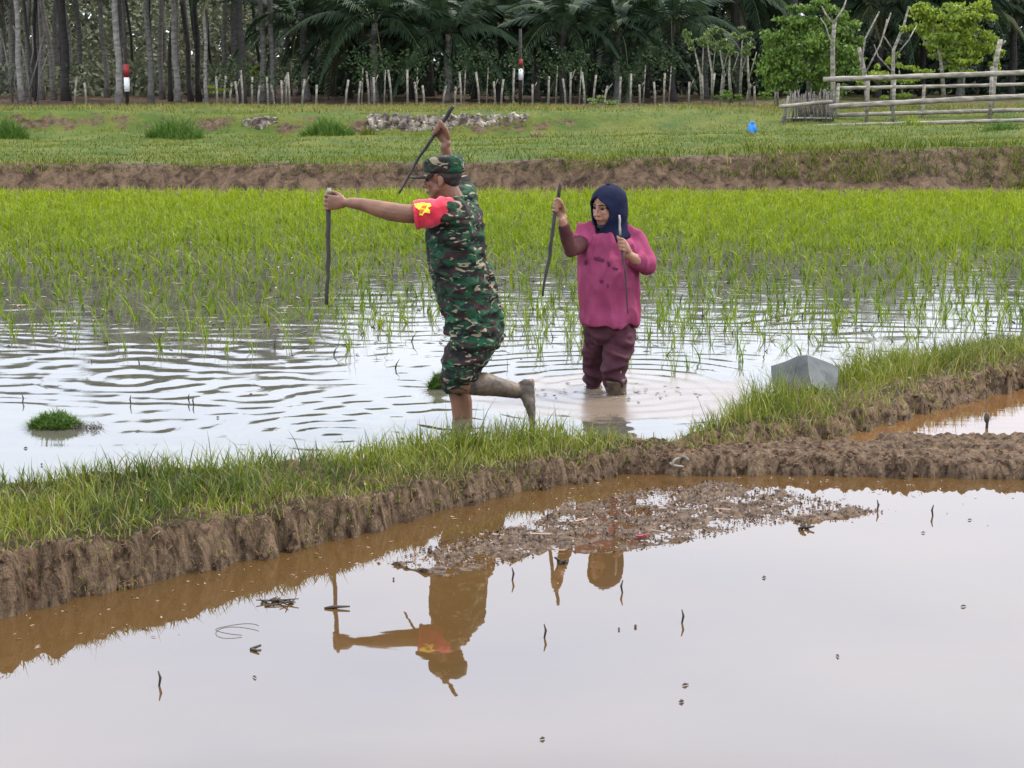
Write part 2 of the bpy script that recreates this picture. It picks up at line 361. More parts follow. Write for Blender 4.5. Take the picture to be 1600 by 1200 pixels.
def blade_arrays(base, h, w, lean, tint, seg=3, az=None):
    """curved tapering grass blades -> verts, faces, tints"""
    n = len(base); az = rng.uniform(0, 2 * np.pi, n) if az is None else az
    side = np.stack([np.cos(az), np.sin(az), np.zeros(n)], 1)
    vs = []; ts = []
    for k in range(seg + 1):
        t = k / seg
        c = base.copy(); c[:, :2] += lean * (t ** 1.8)[None] if np.ndim(t) else lean * t ** 1.8
        L = np.linalg.norm(lean, axis=1)
        c[:, 2] += np.sqrt(np.maximum(h * h * t * t - (L * t ** 1.8) ** 2 * .6, (h * t * .35) ** 2))
        ww = (w * (1 - t ** 2) * .5 + w * .04)[:, None] * side
        vs += [c - ww, c + ww]
    V = np.stack(vs, 1).reshape(-1, 3)
    nv = 2 * (seg + 1); idx = np.arange(n)[:, None, None] * nv
    q = np.array([[2 * k, 2 * k + 1, 2 * k + 3, 2 * k + 2] for k in range(seg)])[None]
    Fc = (idx + q).reshape(-1, 4)
    return V, Fc, np.repeat(tint, nv)
def leaf_arrays(c, size, tint, flat=.0, asp=.55):
    """diamond-shaped leaves with random attitude"""
    n = len(c); a = rng.normal(size=(n, 3)); a[:, 2] *= (1 - flat); a /= np.linalg.norm(a, axis=1)[:, None]
    b = rng.normal(size=(n, 3)); b -= a * (a * b).sum(1)[:, None]; b /= np.linalg.norm(b, axis=1)[:, None]
    s = np.asarray(size)[:, None] if np.ndim(size) else size
    v = np.stack([c - a * s * .5, c + b * s * asp * .5, c + a * s * .5, c - b * s * asp * .5], 1).reshape(-1, 3)
    f = np.arange(n)[:, None] * 4 + np.arange(4)[None]
    return v, f, np.repeat(tint, 4)
def merge(parts):
    V = []; Fs = []; T = []; o = 0
    for v, f, t in parts: V.append(v); Fs.append(f + o); T.append(t); o += len(v)
    return np.concatenate(V), np.concatenate(Fs), np.concatenate(T)
# value noise on arrays
_perm = rng.random((256, 256))
def vnoise(x, y):
    xi = np.floor(x).astype(int); yi = np.floor(y).astype(int); fx = x - xi; fy = y - yi
    fx = fx * fx * (3 - 2 * fx); fy = fy * fy * (3 - 2 * fy)
    g = lambda a, b: _perm[a & 255, b & 255]
    return (g(xi, yi) * (1 - fx) + g(xi + 1, yi) * fx) * (1 - fy) + (g(xi, yi + 1) * (1 - fx) + g(xi + 1, yi + 1) * fx) * fy - .5
def fbm(x, y, o=4):
    s = 0; a = 1.
    for i in range(o): s = s + a * vnoise(x * 2 ** i + 17 * i, y * 2 ** i + 31 * i); a *= .5
    return s
def ss(x): x = np.clip(x, 0, 1); return x * x * (3 - 2 * x)
def seg_dist(X, Y, pl):
    d = np.full(X.shape, 1e9)
    for (ax, ay), (bx, by) in zip(pl[:-1], pl[1:]):
        vx, vy = bx - ax, by - ay; t = np.clip(((X - ax) * vx + (Y - ay) * vy) / (vx * vx + vy * vy), 0, 1)
        d = np.minimum(d, np.hypot(X - ax - t * vx, Y - ay - t * vy))
    return d
def inside(X, Y, poly):
    r = np.zeros(X.shape, bool); n = len(poly)
    for i in range(n):
        (x1, y1), (x2, y2) = poly[i], poly[(i + 1) % n]
        c = ((y1 > Y) != (y2 > Y)) & (X < (x2 - x1) * (Y - y1) / ((y2 - y1) if abs(y2 - y1) > 1e-12 else 1e-12) + x1)
        r ^= c
    return r
def pl(pts): return [(G(a, b).x, G(a, b).y) for a, b in pts]
# ------------------------------------------------------------------ near ground: bund, cross bund, mud shoal, paddy bed
NEAR = pl([(-900, 1180), (-300, 1045), (0, 968), (120, 940), (250, 915), (380, 885), (500, 855), (600, 832), (700, 802), (800, 776), (900, 758), (1000, 742), (1060, 732)]) 
PUD = pl([(1100, 722), (1250, 705), (1340, 690), (1420, 664), (1500, 637), (1600, 614), (1800, 570), (2400, 475)])
BACK = pl([(-900, 905), (-300, 845), (0, 806), (200, 798), (350, 778), (500, 756), (600, 735), (700, 712), (850, 702), (960, 704), (1010, 706), (1080, 690), (1150, 662), (1250, 622), (1350, 592), (1500, 565), (1600, 548), (1800, 510), (2400, 430)])
CF = pl([(960, 742), (1060, 746), (1200, 744), (1400, 748), (1600, 750), (2000, 756), (2800, 760)])
CB = pl([(960, 706), (1200, 706), (1330, 699), (1400, 694), (1500, 692), (1600, 688), (2000, 682), (2800, 675)])
MAINP = NEAR + PUD + BACK[::-1]; CROSSP = CF + CB[::-1]
xs = np.concatenate([np.arange(-7., -3.1, .05), np.arange(-3.1, 3.5, .0125), np.arange(3.5, 7., .05)]); ys = np.concatenate([np.arange(3., 5.4, .05), np.arange(5.4, 8.9, .0095), np.arange(8.9, 12.5, .035)])
XX, YY = np.meshgrid(xs, ys)
def bund_height(XX, YY, fine=True):
    wob = .035 * fbm(XX * 3, YY * 3, 4) + .045 * (np.abs(vnoise(XX * 9 + YY * 5, YY * 4)) * 2 - .5) + .035 * (np.abs(vnoise(XX * 24 - YY * 9, YY * 7)) * 2 - .5) + .012 * vnoise(XX * 60, YY * 25)
    H = np.interp(XX, [-6, -1.6, -.75, 0, .5, 1.2, 2.0, 4, 7], [.21, .20, .15, .11, .10, .10, .12, .15, .15])
    im = inside(XX, YY, MAINP)
    dN = np.minimum(seg_dist(XX, YY, NEAR), seg_dist(XX, YY, PUD) * .55); dB = seg_dist(XX, YY, BACK)
    dn = np.where(im, dN, -dN) + wob; db = np.where(im, dB, -dB) + wob
    hm = H * np.minimum(ss(dn / .085), ss((db + .02) / .22))
    ic = inside(XX, YY, CROSSP); dF = seg_dist(XX, YY, CF); dK = seg_dist(XX, YY, CB)
    Hc = np.interp(XX, [.4, 1.5, 4], [.085, .075, .085])
    hc = Hc * np.minimum(ss((np.where(ic, dF, -dF) + wob) / .07), ss((np.where(ic, dK, -dK) + wob) / .1))
    return hm, hc, np.where(im, dN, -dN), np.where(im, dB, -dB)
hm, hc, DN, DB = bund_height(XX, YY)
Z = np.maximum(hm, hc)
rough_ = .040 * fbm(XX * 7, YY * 7, 4) + .020 * (np.abs(fbm(XX * 22, YY * 22, 3)) * 2 - .6)
# vertical rills on the cut face (they run down the face, so they vary along the bank)
rill = .05 * (np.abs(vnoise(XX * 16 + YY * 3, YY * 1.5)) * 2 - .5)
face = np.clip(1 - np.abs(DN - .04) / .07, 0, 1)
Z = np.where(Z > .004, Z + rough_ * np.clip(Z / .08, .2, 1) + rill * face, Z)
SHO = pl([(600, 880), (700, 845), (830, 815), (870, 790), (1000, 765), (1120, 752), (1230, 765), (1330, 790), (1390, 800), (1300, 815), (1180, 822), (1100, 842), (1020, 856), (940, 868), (860, 862), (780, 885), (700, 905)])
si = inside(XX, YY, SHO); sdm = seg_dist(XX, YY, SHO); sd_ = np.where(si, sdm, -sdm)
sho = ss((sd_ + .10) / .14) * .115 - .113 + (.020 * fbm(XX * 9, YY * 9, 4) + .016 * fbm(XX * 34, YY * 34, 2)) * ss((sd_ + .1) / .12)
bed = -.11 + .02 * fbm(XX * 2, YY * 2)
Z = np.where(Z > .004, Z, np.maximum(bed, sho))
nx, ny = len(xs), len(ys)
ii = (np.arange(ny - 1)[:, None] * nx + np.arange(nx - 1)[None]).ravel()
qf = np.stack([ii, ii + 1, ii + nx + 1, ii + nx], 1)
bare = np.ones(XX.shape) * 1.3
bare = np.where((DN > .1) & (hm > .03), .45, bare)
tag(meshobj('bund', np.stack([XX, YY, Z], -1).reshape(-1, 3), qf, M['mud'], attr={'bare': bare.ravel()}), kind='structure')
def near_zs(x, y):
    i = np.clip(np.searchsorted(xs, x), 0, nx - 1); j = np.clip(np.searchsorted(ys, y), 0, ny - 1); return Z[j, i]
# ------------------------------------------------------------------ ground to the horizon
M['field'] = mat('field_ground', (.06, .08, .02), (.09, .07, .035), scale=.3)
tag(meshobj('ground', [(-600, -300, -.35), (600, -300, -.35), (600, 900, -.35), (-600, 900, -.35)], [(0, 1, 2, 3)], M['field']), kind='structure')
# ------------------------------------------------------------------ water
mid = lambda a, b, t=.5: [((p[0] * (1 - t) + q[0] * t), (p[1] * (1 - t) + q[1] * t)) for p, q in zip(a, b)]
MANX, WOMX = P(722, 662, 8.95), P(948, 612, 9.85)
M['water_low'] = water_mat('still_muddy_water', (.070, .038, .013), ripple=.0004, rscale=4, body2=(.060, .034, .012), ior=1.45)
M['water_up'] = water_mat('rippled_water', (.078, .074, .052), rough=.05, ripple=.0008, rscale=8, body2=(.062, .058, .046), ior=1.42,
                          mud=[(WOMX.x + .1, WOMX.y - .15, 1.0, .75, (.15, .115, .085))])
M['water_pud'] = water_mat('puddle_water', (.11, .055, .02), ripple=.001, rscale=12)
BL = BACK[:11]; cl = [(-40, 4.6)] + [(x, y - .22) for x, y in pl([(-900, 960), (-300, 900), (0, 860), (350, 815), (600, 765), (850, 722), (1010, 722), (1330, 722), (1600, 722), (2800, 722)])] + [(40, 8.3)]
lw = [(-40, -8)] + [(40, -8)] + cl[::-1]
tag(meshobj('paddy_water', [(x, y, 0) for x, y in lw], [tuple(range(len(lw)))], M['water_low']), kind='structure')
pu = pl([(1120, 712), (2800, 712), (2800, 440), (2400, 455), (1800, 535), (1600, 578), (1430, 615), (1330, 655)])
tag(meshobj('puddle', [(x, y, .012) for x, y in pu], [tuple(range(len(pu)))], M['water_pud']), kind='structure')
# the flooded field: ripples are real waves in the sheet
def up_edge(x):
    b = np.array(BACK); return np.interp(x, b[:, 0], b[:, 1]) - .25
uy = np.concatenate([np.arange(5.2, 12.6, .022), 12.6 + np.cumsum(np.linspace(.03, .2, 118))]); uy = uy[uy < 25.2]; uy = np.append(uy, 25.4)
ux = np.concatenate([[-40, -20, -12, -8], np.arange(-5.6, 5.6, .03), [8, 12, 20, 40]])
UX, UY = np.meshgrid(ux, uy)
def rings(cx, cy, lam, amp, fall, ph=0):
    r = np.hypot(UX - cx, UY - cy); return amp * np.sin(2 * np.pi * r / lam + ph + 4.5 * fbm(UX * .8, UY * .8, 3)) * np.exp(-r / fall) * (.35 + 1.3 * ss(fbm(UX * 1.1, UY * 1.6, 2) + .5))
wx = UX + .25 * fbm(UX * .7, UY * .7, 2)
wz = rings(MANX.x, MANX.y, .23, .0021, 1.25) + rings(WOMX.x, WOMX.y, .16, .0034, .75) + rings(-2.3, 10.2, .26, .0018, 1.1, 1) + rings(-.9, 8.6, .17, .0010, 1.2, 2)
wz += .0005 * np.sin(2 * np.pi * (UY * 4.2 + .45 * UX + 3.2 * fbm(UX * .7, UY * .8, 3))) * (.4 + ss(fbm(UX * .5, UY * .8, 2) + .5) * 1.2)
wz += .0016 * fbm(UX * 1.8, UY * 6, 3) * (.5 + ss(fbm(UX * .6, UY * 1.1, 2) + .5))
calm = ss((UY - 11) / 8); wz *= (1 - .6 * calm)
wz *= .25 + .75 * ss((UX + 5.6) / 1.5) * ss((5.6 - UX) / 1.5)
wz += .004
keep = (UY > up_edge(UX) - .1)
n1, n2 = len(ux), len(uy)
ii = (np.arange(n2 - 1)[:, None] * n1 + np.arange(n1 - 1)[None]).ravel()
qf = np.stack([ii, ii + 1, ii + n1 + 1, ii + n1], 1); kp = keep.ravel(); qf = qf[kp[qf].all(1)]
usedv = np.unique(qf); rem = np.full(n1 * n2, -1); rem[usedv] = np.arange(len(usedv))
tag(meshobj('flooded_field', np.stack([UX, UY, wz], -1).reshape(-1, 3)[usedv], rem[qf], M['water_up']), kind='structure')
# ------------------------------------------------------------------ far terraces
fx = np.concatenate([[-300, -150, -80], np.arange(-40, 40, .2), [80, 150, 300]]); fy = np.concatenate([np.arange(24.2, 42, .09), np.arange(42, 70, .7), [80, 100, 150, 300]])
FX, FY = np.meshgrid(fx, fy)
def far_h(X, Y):
    s = X / (Y * .37)       # -1..1 = left..right of the view... (the photograph's terraces climb to the right)
    h1 = np.interp(s, [-1, -.1, .35, .7, 1], [.35, .38, .50, .60, .68])
    a = .55 * fbm(X * .5, Y * .3, 4)
    z = -.02 + (h1 + .02) * ss((Y - 24.75 - a * .5) / (.55 + .8 * ss(s)))
    z = z + (.78 - h1) * ss((Y - 35.3 - a) / (1.0 + 2.0 * ss(s * 3))) * 1.0
    z = z - .13 * ss((Y - 38) / 6)
    z = z + .05 * fbm(X * 1.6, Y * 1.6, 4) * ss((Y - 24.6) / .3) + .10 * fbm(X * .3, Y * .6, 3) * ss((Y - 25.5) / 2)
    return z
FZ = far_h(FX, FY)
dz = np.abs(np.gradient(FZ, axis=0) / np.maximum(np.gradient(FY, axis=0), .05))
sx = FX / (FY * .37)
bareF = np.clip(dz * 1.7, 0, 1.1) * np.where(FY < 30, 1.25, .55)
bareF = np.where(FY < 25.6, np.maximum(bareF, .95 - .35 * ss(sx)), bareF)
bareF += .26 * ss((FY - 36) / 2) * (1 - ss((sx - .1) * 3)) + np.where(FY > 44.5, .5, 0)
n1, n2 = len(fx), len(fy)
ii = (np.arange(n2 - 1)[:, None] * n1 + np.arange(n1 - 1)[None]).ravel()
tag(meshobj('terraces', np.stack([FX, FY, FZ], -1).reshape(-1, 3), np.stack([ii, ii + 1, ii + n1 + 1, ii + n1], 1), M['far'], attr={'bare': bareF.ravel()}), kind='structure')
def XD(px, D): return (px - 800) / F * (D * cp + 1.2 * sp)

# ------------------------------------------------------------------ vegetation of the bund
def scatter(n, x0, x1, y0, y1): return rng.uniform(x0, x1, n), rng.uniform(y0, y1, n)
bx, by = scatter(330000, -5.2, 5.6, 4.6, 12.0)
im = inside(bx, by, MAINP)
bx, by = bx[im], by[im]
dN_ = np.minimum(seg_dist(bx, by, NEAR), seg_dist(bx, by, PUD)); dB_ = seg_dist(bx, by, BACK); bz = near_zs(bx, by)
# where grass thins out: the crest beside the cross bund, the bare gap, the puddle side
gapc = np.array([(G(1005, 700).x, G(1005, 700).y)])[0]
gap = np.exp(-(((bx - gapc[0]) / .17) ** 2 + ((by - gapc[1]) / .5) ** 2))
edge = ss((dN_ - .0 - .06 * fbm(bx * 5, by * 5, 2)) / .07)
lush = .55 + .9 * fbm(bx * 2.4, by * 2.4, 3)
dens = edge * np.clip(.30 + lush * 1.1, .10, 1) * (1 - .93 * gap)
xr = bx
far_right = ss((bx - 1.55) / .5) * (1 - ss((dN_ - .05) / .5))       # drier towards the puddle
dens *= (1 - .55 * far_right)
pg = G(1190, 685, .1); patch = np.exp(-(((bx - pg.x) / .55) ** 2 + ((by - pg.y) / .28) ** 2) ** 2)      # grass mound running down to the cross bund
pg2 = G(1450, 620, .1); patch2 = np.exp(-(((bx - pg2.x) / .6) ** 2 + ((by - pg2.y) / .22) ** 2) ** 2)
dens = np.maximum(dens, np.maximum(.75 * patch, .5 * patch2))
ok = (rng.random(len(bx)) < dens) & (bz > -.01)
bx, by, bz, dN_, dB_, lush, gap, far_right, patch, patch2 = [a[ok] for a in (bx, by, bz, dN_, dB_, lush, gap, far_right, patch, patch2)]
def bump_at(px, py, rx, ry, z=.1):
    g = G(px, py, z); return np.exp(-(((bx - g.x) / rx) ** 2 + ((by - g.y) / ry) ** 2))
tall = 1.0 * bump_at(1190, 640, .20, .35) + .75 * bump_at(1345, 590, .13, .25) + .55 * bump_at(1420, 590, .3, .25) + .45 * bump_at(1130, 670, .15, .25) + .7 * bump_at(1235, 628, .12, .1) + .35 * bump_at(600, 715, .5, .2) + .35 * bump_at(800, 680, .5, .25) + .5 * bump_at(1530, 570, .3, .25) + .25 * bump_at(330, 765, .3, .2)
h = (.028 + .050 * ss(dN_ / .4)) * (.6 + .8 * rng.random(len(bx))) * (1 + .5 * np.clip(lush - .5, -.6, .8)) * (1 + 1.45 * tall) * (1 - .4 * gap)
h = np.maximum(h, .055 * np.maximum(patch, patch2) * rng.uniform(.5, 1.2, len(bx)))
h = np.where(rng.random(len(bx)) < .025, h * 1.7, h); h = np.clip(h, .02, .26)
tt = np.clip(.05 + .55 * rng.random(len(bx)) + .7 * fbm(bx * 3.5, by * 3.5, 3) + .05, 0, .74)
dry = (rng.random(len(bx)) < (.13 + .38 * (1 - ss((dN_ - .05) / .3)) + .45 * far_right + .4 * gap + .18 * patch + .2 * patch2))
tt = np.where(dry, .82 + .18 * rng.random(len(bx)), tt)
ln = rng.normal(size=(len(bx), 2)) * h[:, None] * .42; ln[:, 1] -= h * .9 * np.exp(-dN_ / .05) * (1 - patch)
va, fa, ta = blade_arrays(np.stack([bx, by, bz - .008], 1), h, rng.uniform(.003, .0065, len(bx)), ln, tt)
tag(meshobj('bund_grass', va, fa, M['grass'], attr={'tint': ta}), 'short green and dry grass growing on top of the earth bund', kind='stuff', cat='grass')
# low creeping clover between the blades
cx_, cy_ = scatter(26000, -5, 5.4, 4.8, 11.8); k = inside(cx_, cy_, MAINP); cx_, cy_ = cx_[k], cy_[k]
dd = np.minimum(seg_dist(cx_, cy_, NEAR), seg_dist(cx_, cy_, PUD)); k = (dd > .06) & (rng.random(len(cx_)) < .25 + .8 * fbm(cx_ * 3, cy_ * 3 + 9, 3)); cx_, cy_ = cx_[k], cy_[k]
v1 = leaf_arrays(np.stack([cx_, cy_, near_zs(cx_, cy_) + rng.uniform(.005, .04, len(cx_))], 1), rng.uniform(.012, .026, len(cx_)), rng.uniform(0, .7, len(cx_)), asp=.8)
tag(meshobj('creeping_weeds', v1[0], v1[1], M['grass'], attr={'tint': v1[2]}), 'small round leaved creeping weeds among the bund grass', kind='stuff', cat='weeds')
# clods of earth on the cut faces, the cross bund and the shoal
ico = bmesh.new(); bmesh.ops.create_icosphere(ico, subdivisions=1, radius=1); IV = np.array([v_.co[:] for v_ in ico.verts]); IF = np.array([[v_.index for v_ in f_.verts] for f_ in ico.faces]); ico.free()
pc = []
def along(line, per_m, lo, hi):
    for p, q in zip(line[:-1], line[1:]):
        n = int(math.hypot(q[0] - p[0], q[1] - p[1]) * per_m); t = rng.random(n)
        pc.append(np.stack([p[0] + (q[0] - p[0]) * t, p[1] + (q[1] - p[1]) * t + rng.uniform(lo, hi, n), rng.uniform(.6, 1.35, n)], 1))
along(NEAR[1:], 170, -.05, .06); along(CF[:-1], 190, -.05, .3); along(PUD[:-1], 120, -.12, .16)
cl_ = np.concatenate(pc); n = 1500; ax_, ay_ = scatter(n, -1.2, 2.6, 6.2, 8.2); kk = inside(ax_, ay_, SHO); cl_ = np.concatenate([cl_, np.stack([ax_[kk], ay_[kk], rng.uniform(.3, .8, kk.sum())], 1)])
cz = near_zs(cl_[:, 0], cl_[:, 1]); kk = cz > -.03; cl_, cz = cl_[kk], cz[kk]; n = len(cl_)
sz = .0068 * cl_[:, 2:3] * rng.uniform(.5, 1.7, (n, 1)) ** 1.3; sc3 = np.concatenate([sz * rng.uniform(.7, 1.3, (n, 1)), sz, sz * rng.uniform(.6, 1.7, (n, 1))], 1)
an = rng.uniform(0, 6.28, n); jit = IV[None] * (1 + rng.uniform(-.32, .32, (n, len(IV), 1))) * sc3[:, None]
tx = rng.normal(0, .35, n)[:, None]; jx_ = jit[:, :, 0] + jit[:, :, 2] * tx
CV = np.stack([jx_ * np.cos(an)[:, None] - jit[:, :, 1] * np.sin(an)[:, None] + cl_[:, 0:1], jx_ * np.sin(an)[:, None] + jit[:, :, 1] * np.cos(an)[:, None] + cl_[:, 1:2], jit[:, :, 2] + cz[:, None] - .002], -1).reshape(-1, 3)
CFa = (np.arange(n)[:, None, None] * len(IV) + IF[None]).reshape(-1, 3)
tag(meshobj('mud_clods', CV, CFa, M['clod'], smooth=False, attr={'tint': np.repeat(.25 + .6 * rng.random(n), len(IV))}), 'rough clods and crumbs of earth on the bare faces of the bunds', kind='stuff', cat='mud')
# dead roots and straw hanging over the cut face
ds = []
for p, q in zip(NEAR[1:-1], NEAR[2:]):
    n = int(math.hypot(q[0] - p[0], q[1] - p[1]) * 620); t = rng.random(n)
    ds.append(np.stack([p[0] + (q[0] - p[0]) * t, p[1] + (q[1] - p[1]) * t + rng.uniform(-.02, .17, n)], 1))
for p, q in zip(CF[:-2], CF[1:]):
    n = int(math.hypot(q[0] - p[0], q[1] - p[1]) * 60); t = rng.random(n)
    ds.append(np.stack([p[0] + (q[0] - p[0]) * t, p[1] + (q[1] - p[1]) * t + rng.uniform(-.01, .2, n)], 1))
ds = np.concatenate(ds); dz_ = near_zs(ds[:, 0], ds[:, 1]); k = dz_ > .015; ds, dz_ = ds[k], dz_[k]; n = len(ds)
hh = rng.uniform(.010, .045, n); lean = np.stack([rng.normal(0, .016, n), rng.normal(-.03, .02, n)], 1)
v, f, t = blade_arrays(np.stack([ds[:, 0], ds[:, 1], dz_ + .004], 1), hh * .5, rng.uniform(.002, .0045, n), lean, rng.random(n) ** 2.4)
tag(meshobj('dead_roots', v, f, M['straw'], attr={'tint': t}), 'dry roots and dead grass hanging over the bare bank', kind='stuff', cat='dead grass')
# leaf litter and straw lying on the mud shoal and floating along the bank
lx, ly = scatter(60000, -2, 3.2, 6.0, 8.2); z0 = near_zs(lx, ly); k = (z0 > -.04) & inside(lx, ly, SHO); lx, ly, z0 = lx[k], ly[k], z0[k]
k = rng.random(len(lx)) < .5 + .7 * fbm(lx * 4, ly * 4, 3); lx, ly, z0 = lx[k], ly[k], z0[k]
n = len(lx); v1 = leaf_arrays(np.stack([lx, ly, np.maximum(z0, 0) + .003], 1), rng.uniform(.006, .022, n), rng.random(n) ** 1.6, flat=-1.0, asp=.55)
v1[0][:, 2] = np.maximum(v1[0][:, 2], .001)
n = 500; a = rng.uniform(0, 1, n); px_ = rng.uniform(-100, 1600, n)
nb = np.array(NEAR + CF[2:]); o_ = np.argsort(nb[:, 0]); nb = nb[o_]
lx2 = rng.uniform(-3.2, 3.4, n); ly2 = np.interp(lx2, nb[:, 0], nb[:, 1]) - np.abs(rng.normal(0, .33, n)) - .02
k = near_zs(lx2, ly2) < -.02; lx2, ly2 = lx2[k], ly2[k]
v2 = leaf_arrays(np.stack([lx2, ly2, np.full(len(lx2), .002)], 1), rng.uniform(.010, .028, len(lx2)), .5 + .5 * rng.random(len(lx2)), asp=.3)
v2[0][:, 2] = .002 + (v2[0][:, 2] - .002).clip(0, .003)
n3 = 12; k3 = rng.choice(len(lx), n3); L3 = rng.uniform(.03, .10, n3); a3 = rng.normal(0, .5, n3)
c3 = np.stack([lx[k3], ly[k3], np.maximum(z0[k3], 0) + .008], 1); dv = np.stack([np.cos(a3) * L3 / 2, np.sin(a3) * L3 / 2, 0 * a3], 1); nv_ = np.stack([-np.sin(a3) * .0022, np.cos(a3) * .0022, .002 + 0 * a3], 1)
v3 = (np.stack([c3 - dv - nv_, c3 + dv - nv_, c3 + dv + nv_, c3 - dv + nv_], 1).reshape(-1, 3), np.arange(n3)[:, None] * 4 + np.arange(4)[None], np.repeat(.6 + .4 * rng.random(n3), 4))
v, f, t = merge([v1, v2, v3])
tag(meshobj('leaf_litter', v, f, M['litter'], attr={'tint': t}), 'rotting straw and leaf litter on the mud shoal and along the bank', kind='stuff', cat='leaf litter')
# ------------------------------------------------------------------ rice
def clump(nb, h, spread, seed):
    r = np.random.default_rng(seed)
    b = np.stack([r.normal(0, .008, nb), r.normal(0, .008, nb), np.full(nb, -.03)], 1)
    hh = (h + .03) * r.uniform(.55, 1.05, nb); ln = r.normal(size=(nb, 2)) * hh[:, None] * spread + r.normal(0, .03, 2)
    return blade_arrays(b, hh, r.uniform(.0045, .0085, nb), ln, np.clip(r.uniform(0, 1, nb), 0, 1), seg=4)
protos = [clump(5 + i % 4, .16 + .015 * (i % 5), .30 + .05 * (i % 3), 100 + i) for i in range(12)]
pm = []
for i, (v, f, t) in enumerate(protos):
    o = meshobj('rice_seedling', v, f, M['rice'], attr={'tint': t}); pm.append(o.data); bpy.data.objects.remove(o)
pts = []
y = 9.75
while y < 24.45:
    dep = ss((y - 10.6) / 2.0)
    st = .22 - .06 * dep - (.02 if y > 17 else 0); hw = .34 * y + 1.2
    for x in np.arange(-hw, hw, st):
        px_ = x / y * F / cp + 800
        # the planted edge: ragged, begins nearer on the left and right of the man
        start = np.interp(px_, [0, 150, 350, 560, 640, 760, 900, 1050, 1150, 1300, 1500, 1700], [10.3, 10.6, 10.5, 10.35, 10.9, 10.4, 10.5, 10.4, 10.3, 10.5, 11.2, 11.4]) + 1.3 * vnoise(np.array(x * 1.3 + 50), np.array(2.))
        start2 = start + .02
        pr = float(ss(np.array((y - start2) / 2.3))) * .80 + .19
        pr = pr * float(np.clip(.92 + .9 * fbm(np.array(x * .5 + 9), np.array(y * .55), 2) * 1.3 * (1 - float(ss(np.array((y - 17) / 6)))), .2, 1.4))
        if y > 15.5: pr += .22 * min(1, (y - 15.5) / 1.5)
        if y < start2 or random.random() > pr: continue
        jx, jy = x + random.gauss(0, .035), y + random.gauss(0, .05)
        if jy < float(up_edge(np.array(jx))) + .45: continue
        if abs(jx - MANX.x) < .28 and jy < 9.9: continue
        if abs(jx - WOMX.x) < .25 and jy < 10.4: continue
        pts.append((jx, jy))
    y += st * (.95 if y < 17 else 1.1)
# clumps in the photograph are visible as single plants only in the nearest rows: the 300 nearest in view
pts.sort(key=lambda p: p[1]); inview = [p for p in pts if abs(p[0]) < .297 * p[1]][:300]; ind = set(inview)
for (x, y) in inview:
    o = bpy.data.objects.new('rice_seedling', random.choice(pm)); COL.objects.link(o); o.location = (x, y, 0); o.rotation_euler = (0, 0, random.uniform(0, 6.28)); o.scale = (1, 1, random.uniform(.75, 1.2))
    tag(o, 'thin young rice seedling standing alone in the rippled shallow water', 'rice plant', 'rice seedlings in the nearest rows')
parts = []
for (x, y) in pts:
    if (x, y) in ind: continue
    v, f, t = random.choice(protos if y < 18 else protos[:4]); a = random.uniform(0, 6.28); s = random.uniform(.50, .82) * (1 - .10 * min(1, max(0, (y - 15) / 8))); wd = 1.0 + .09 * max(0, y - 14)
    ca, sa = math.cos(a) * s * 1.1, math.sin(a) * s * 1.1
    vw = v.reshape(-1, 2, 3); mid_ = vw.mean(1, keepdims=True); v = (mid_ + (vw - mid_) * (1 + .11 * max(0, y - 11))).reshape(-1, 3)   # older, broader leaves towards the far bank
    q = np.stack([v[:, 0] * ca - v[:, 1] * sa + x, v[:, 0] * sa + v[:, 1] * ca + y, v[:, 2] * s + (.02)], 1)
    tv = np.clip(t * .5 + -.02 + .050 * (y - 11) + .2 * random.uniform(-1, 1), 0, 1); parts.append((q, f, tv))
    if y > 17 :
        a2 = a + 1.2; ca, sa = math.cos(a2) * s, math.sin(a2) * s
        parts.append((np.stack([v[:, 0] * ca - v[:, 1] * sa + x + .07, v[:, 0] * sa + v[:, 1] * ca + y + .06, v[:, 2] * s + .02], 1), f, tv))
v, f, t = merge(parts)
tag(meshobj('rice_crop', v, f, M['rice'], attr={'tint': t}), 'dense bright green young rice filling the flooded field to the far bank', kind='stuff', cat='rice crop')
# dead stems and floating scum between the rice rows
n = 1500; qx, qy = scatter(n, -6.5, 6.5, 10.8, 17)
v2 = leaf_arrays(np.stack([qx, qy, np.full(n, .012)], 1), rng.uniform(.03, .12, n), rng.random(n) * .6, asp=.35); v2[0][:, 2] = .010 + (v2[0][:, 2] - .012) * .15
n = 700; qx, qy = scatter(n, -6.5, 6.5, 10.5, 19)
v4 = blade_arrays(np.stack([qx, qy, np.full(n, -.01)], 1), rng.uniform(.03, .11, n), rng.uniform(.006, .014, n), rng.normal(0, .03, (n, 2)), np.zeros(n), seg=2)
v, f, t = merge([v2, v4]); tag(meshobj('floating_weeds', v, f, M['debris']), 'dark rotten stalks and scraps floating between the rice rows', kind='stuff', cat='floating debris')
n = 1300; qx, qy = scatter(n, -6.5, 6.5, 11.6, 19.5)  # pale flakes added on the water to paint sky glints between the plants
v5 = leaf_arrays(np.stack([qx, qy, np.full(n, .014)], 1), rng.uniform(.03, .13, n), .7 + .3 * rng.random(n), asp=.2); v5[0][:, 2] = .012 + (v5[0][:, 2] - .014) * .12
tag(meshobj('painted_glints', v5[0], v5[1], M['litter'], attr={'tint': v5[2]}), 'pale flakes added between the rice plants as painted sky glints', kind='stuff', cat='straw')
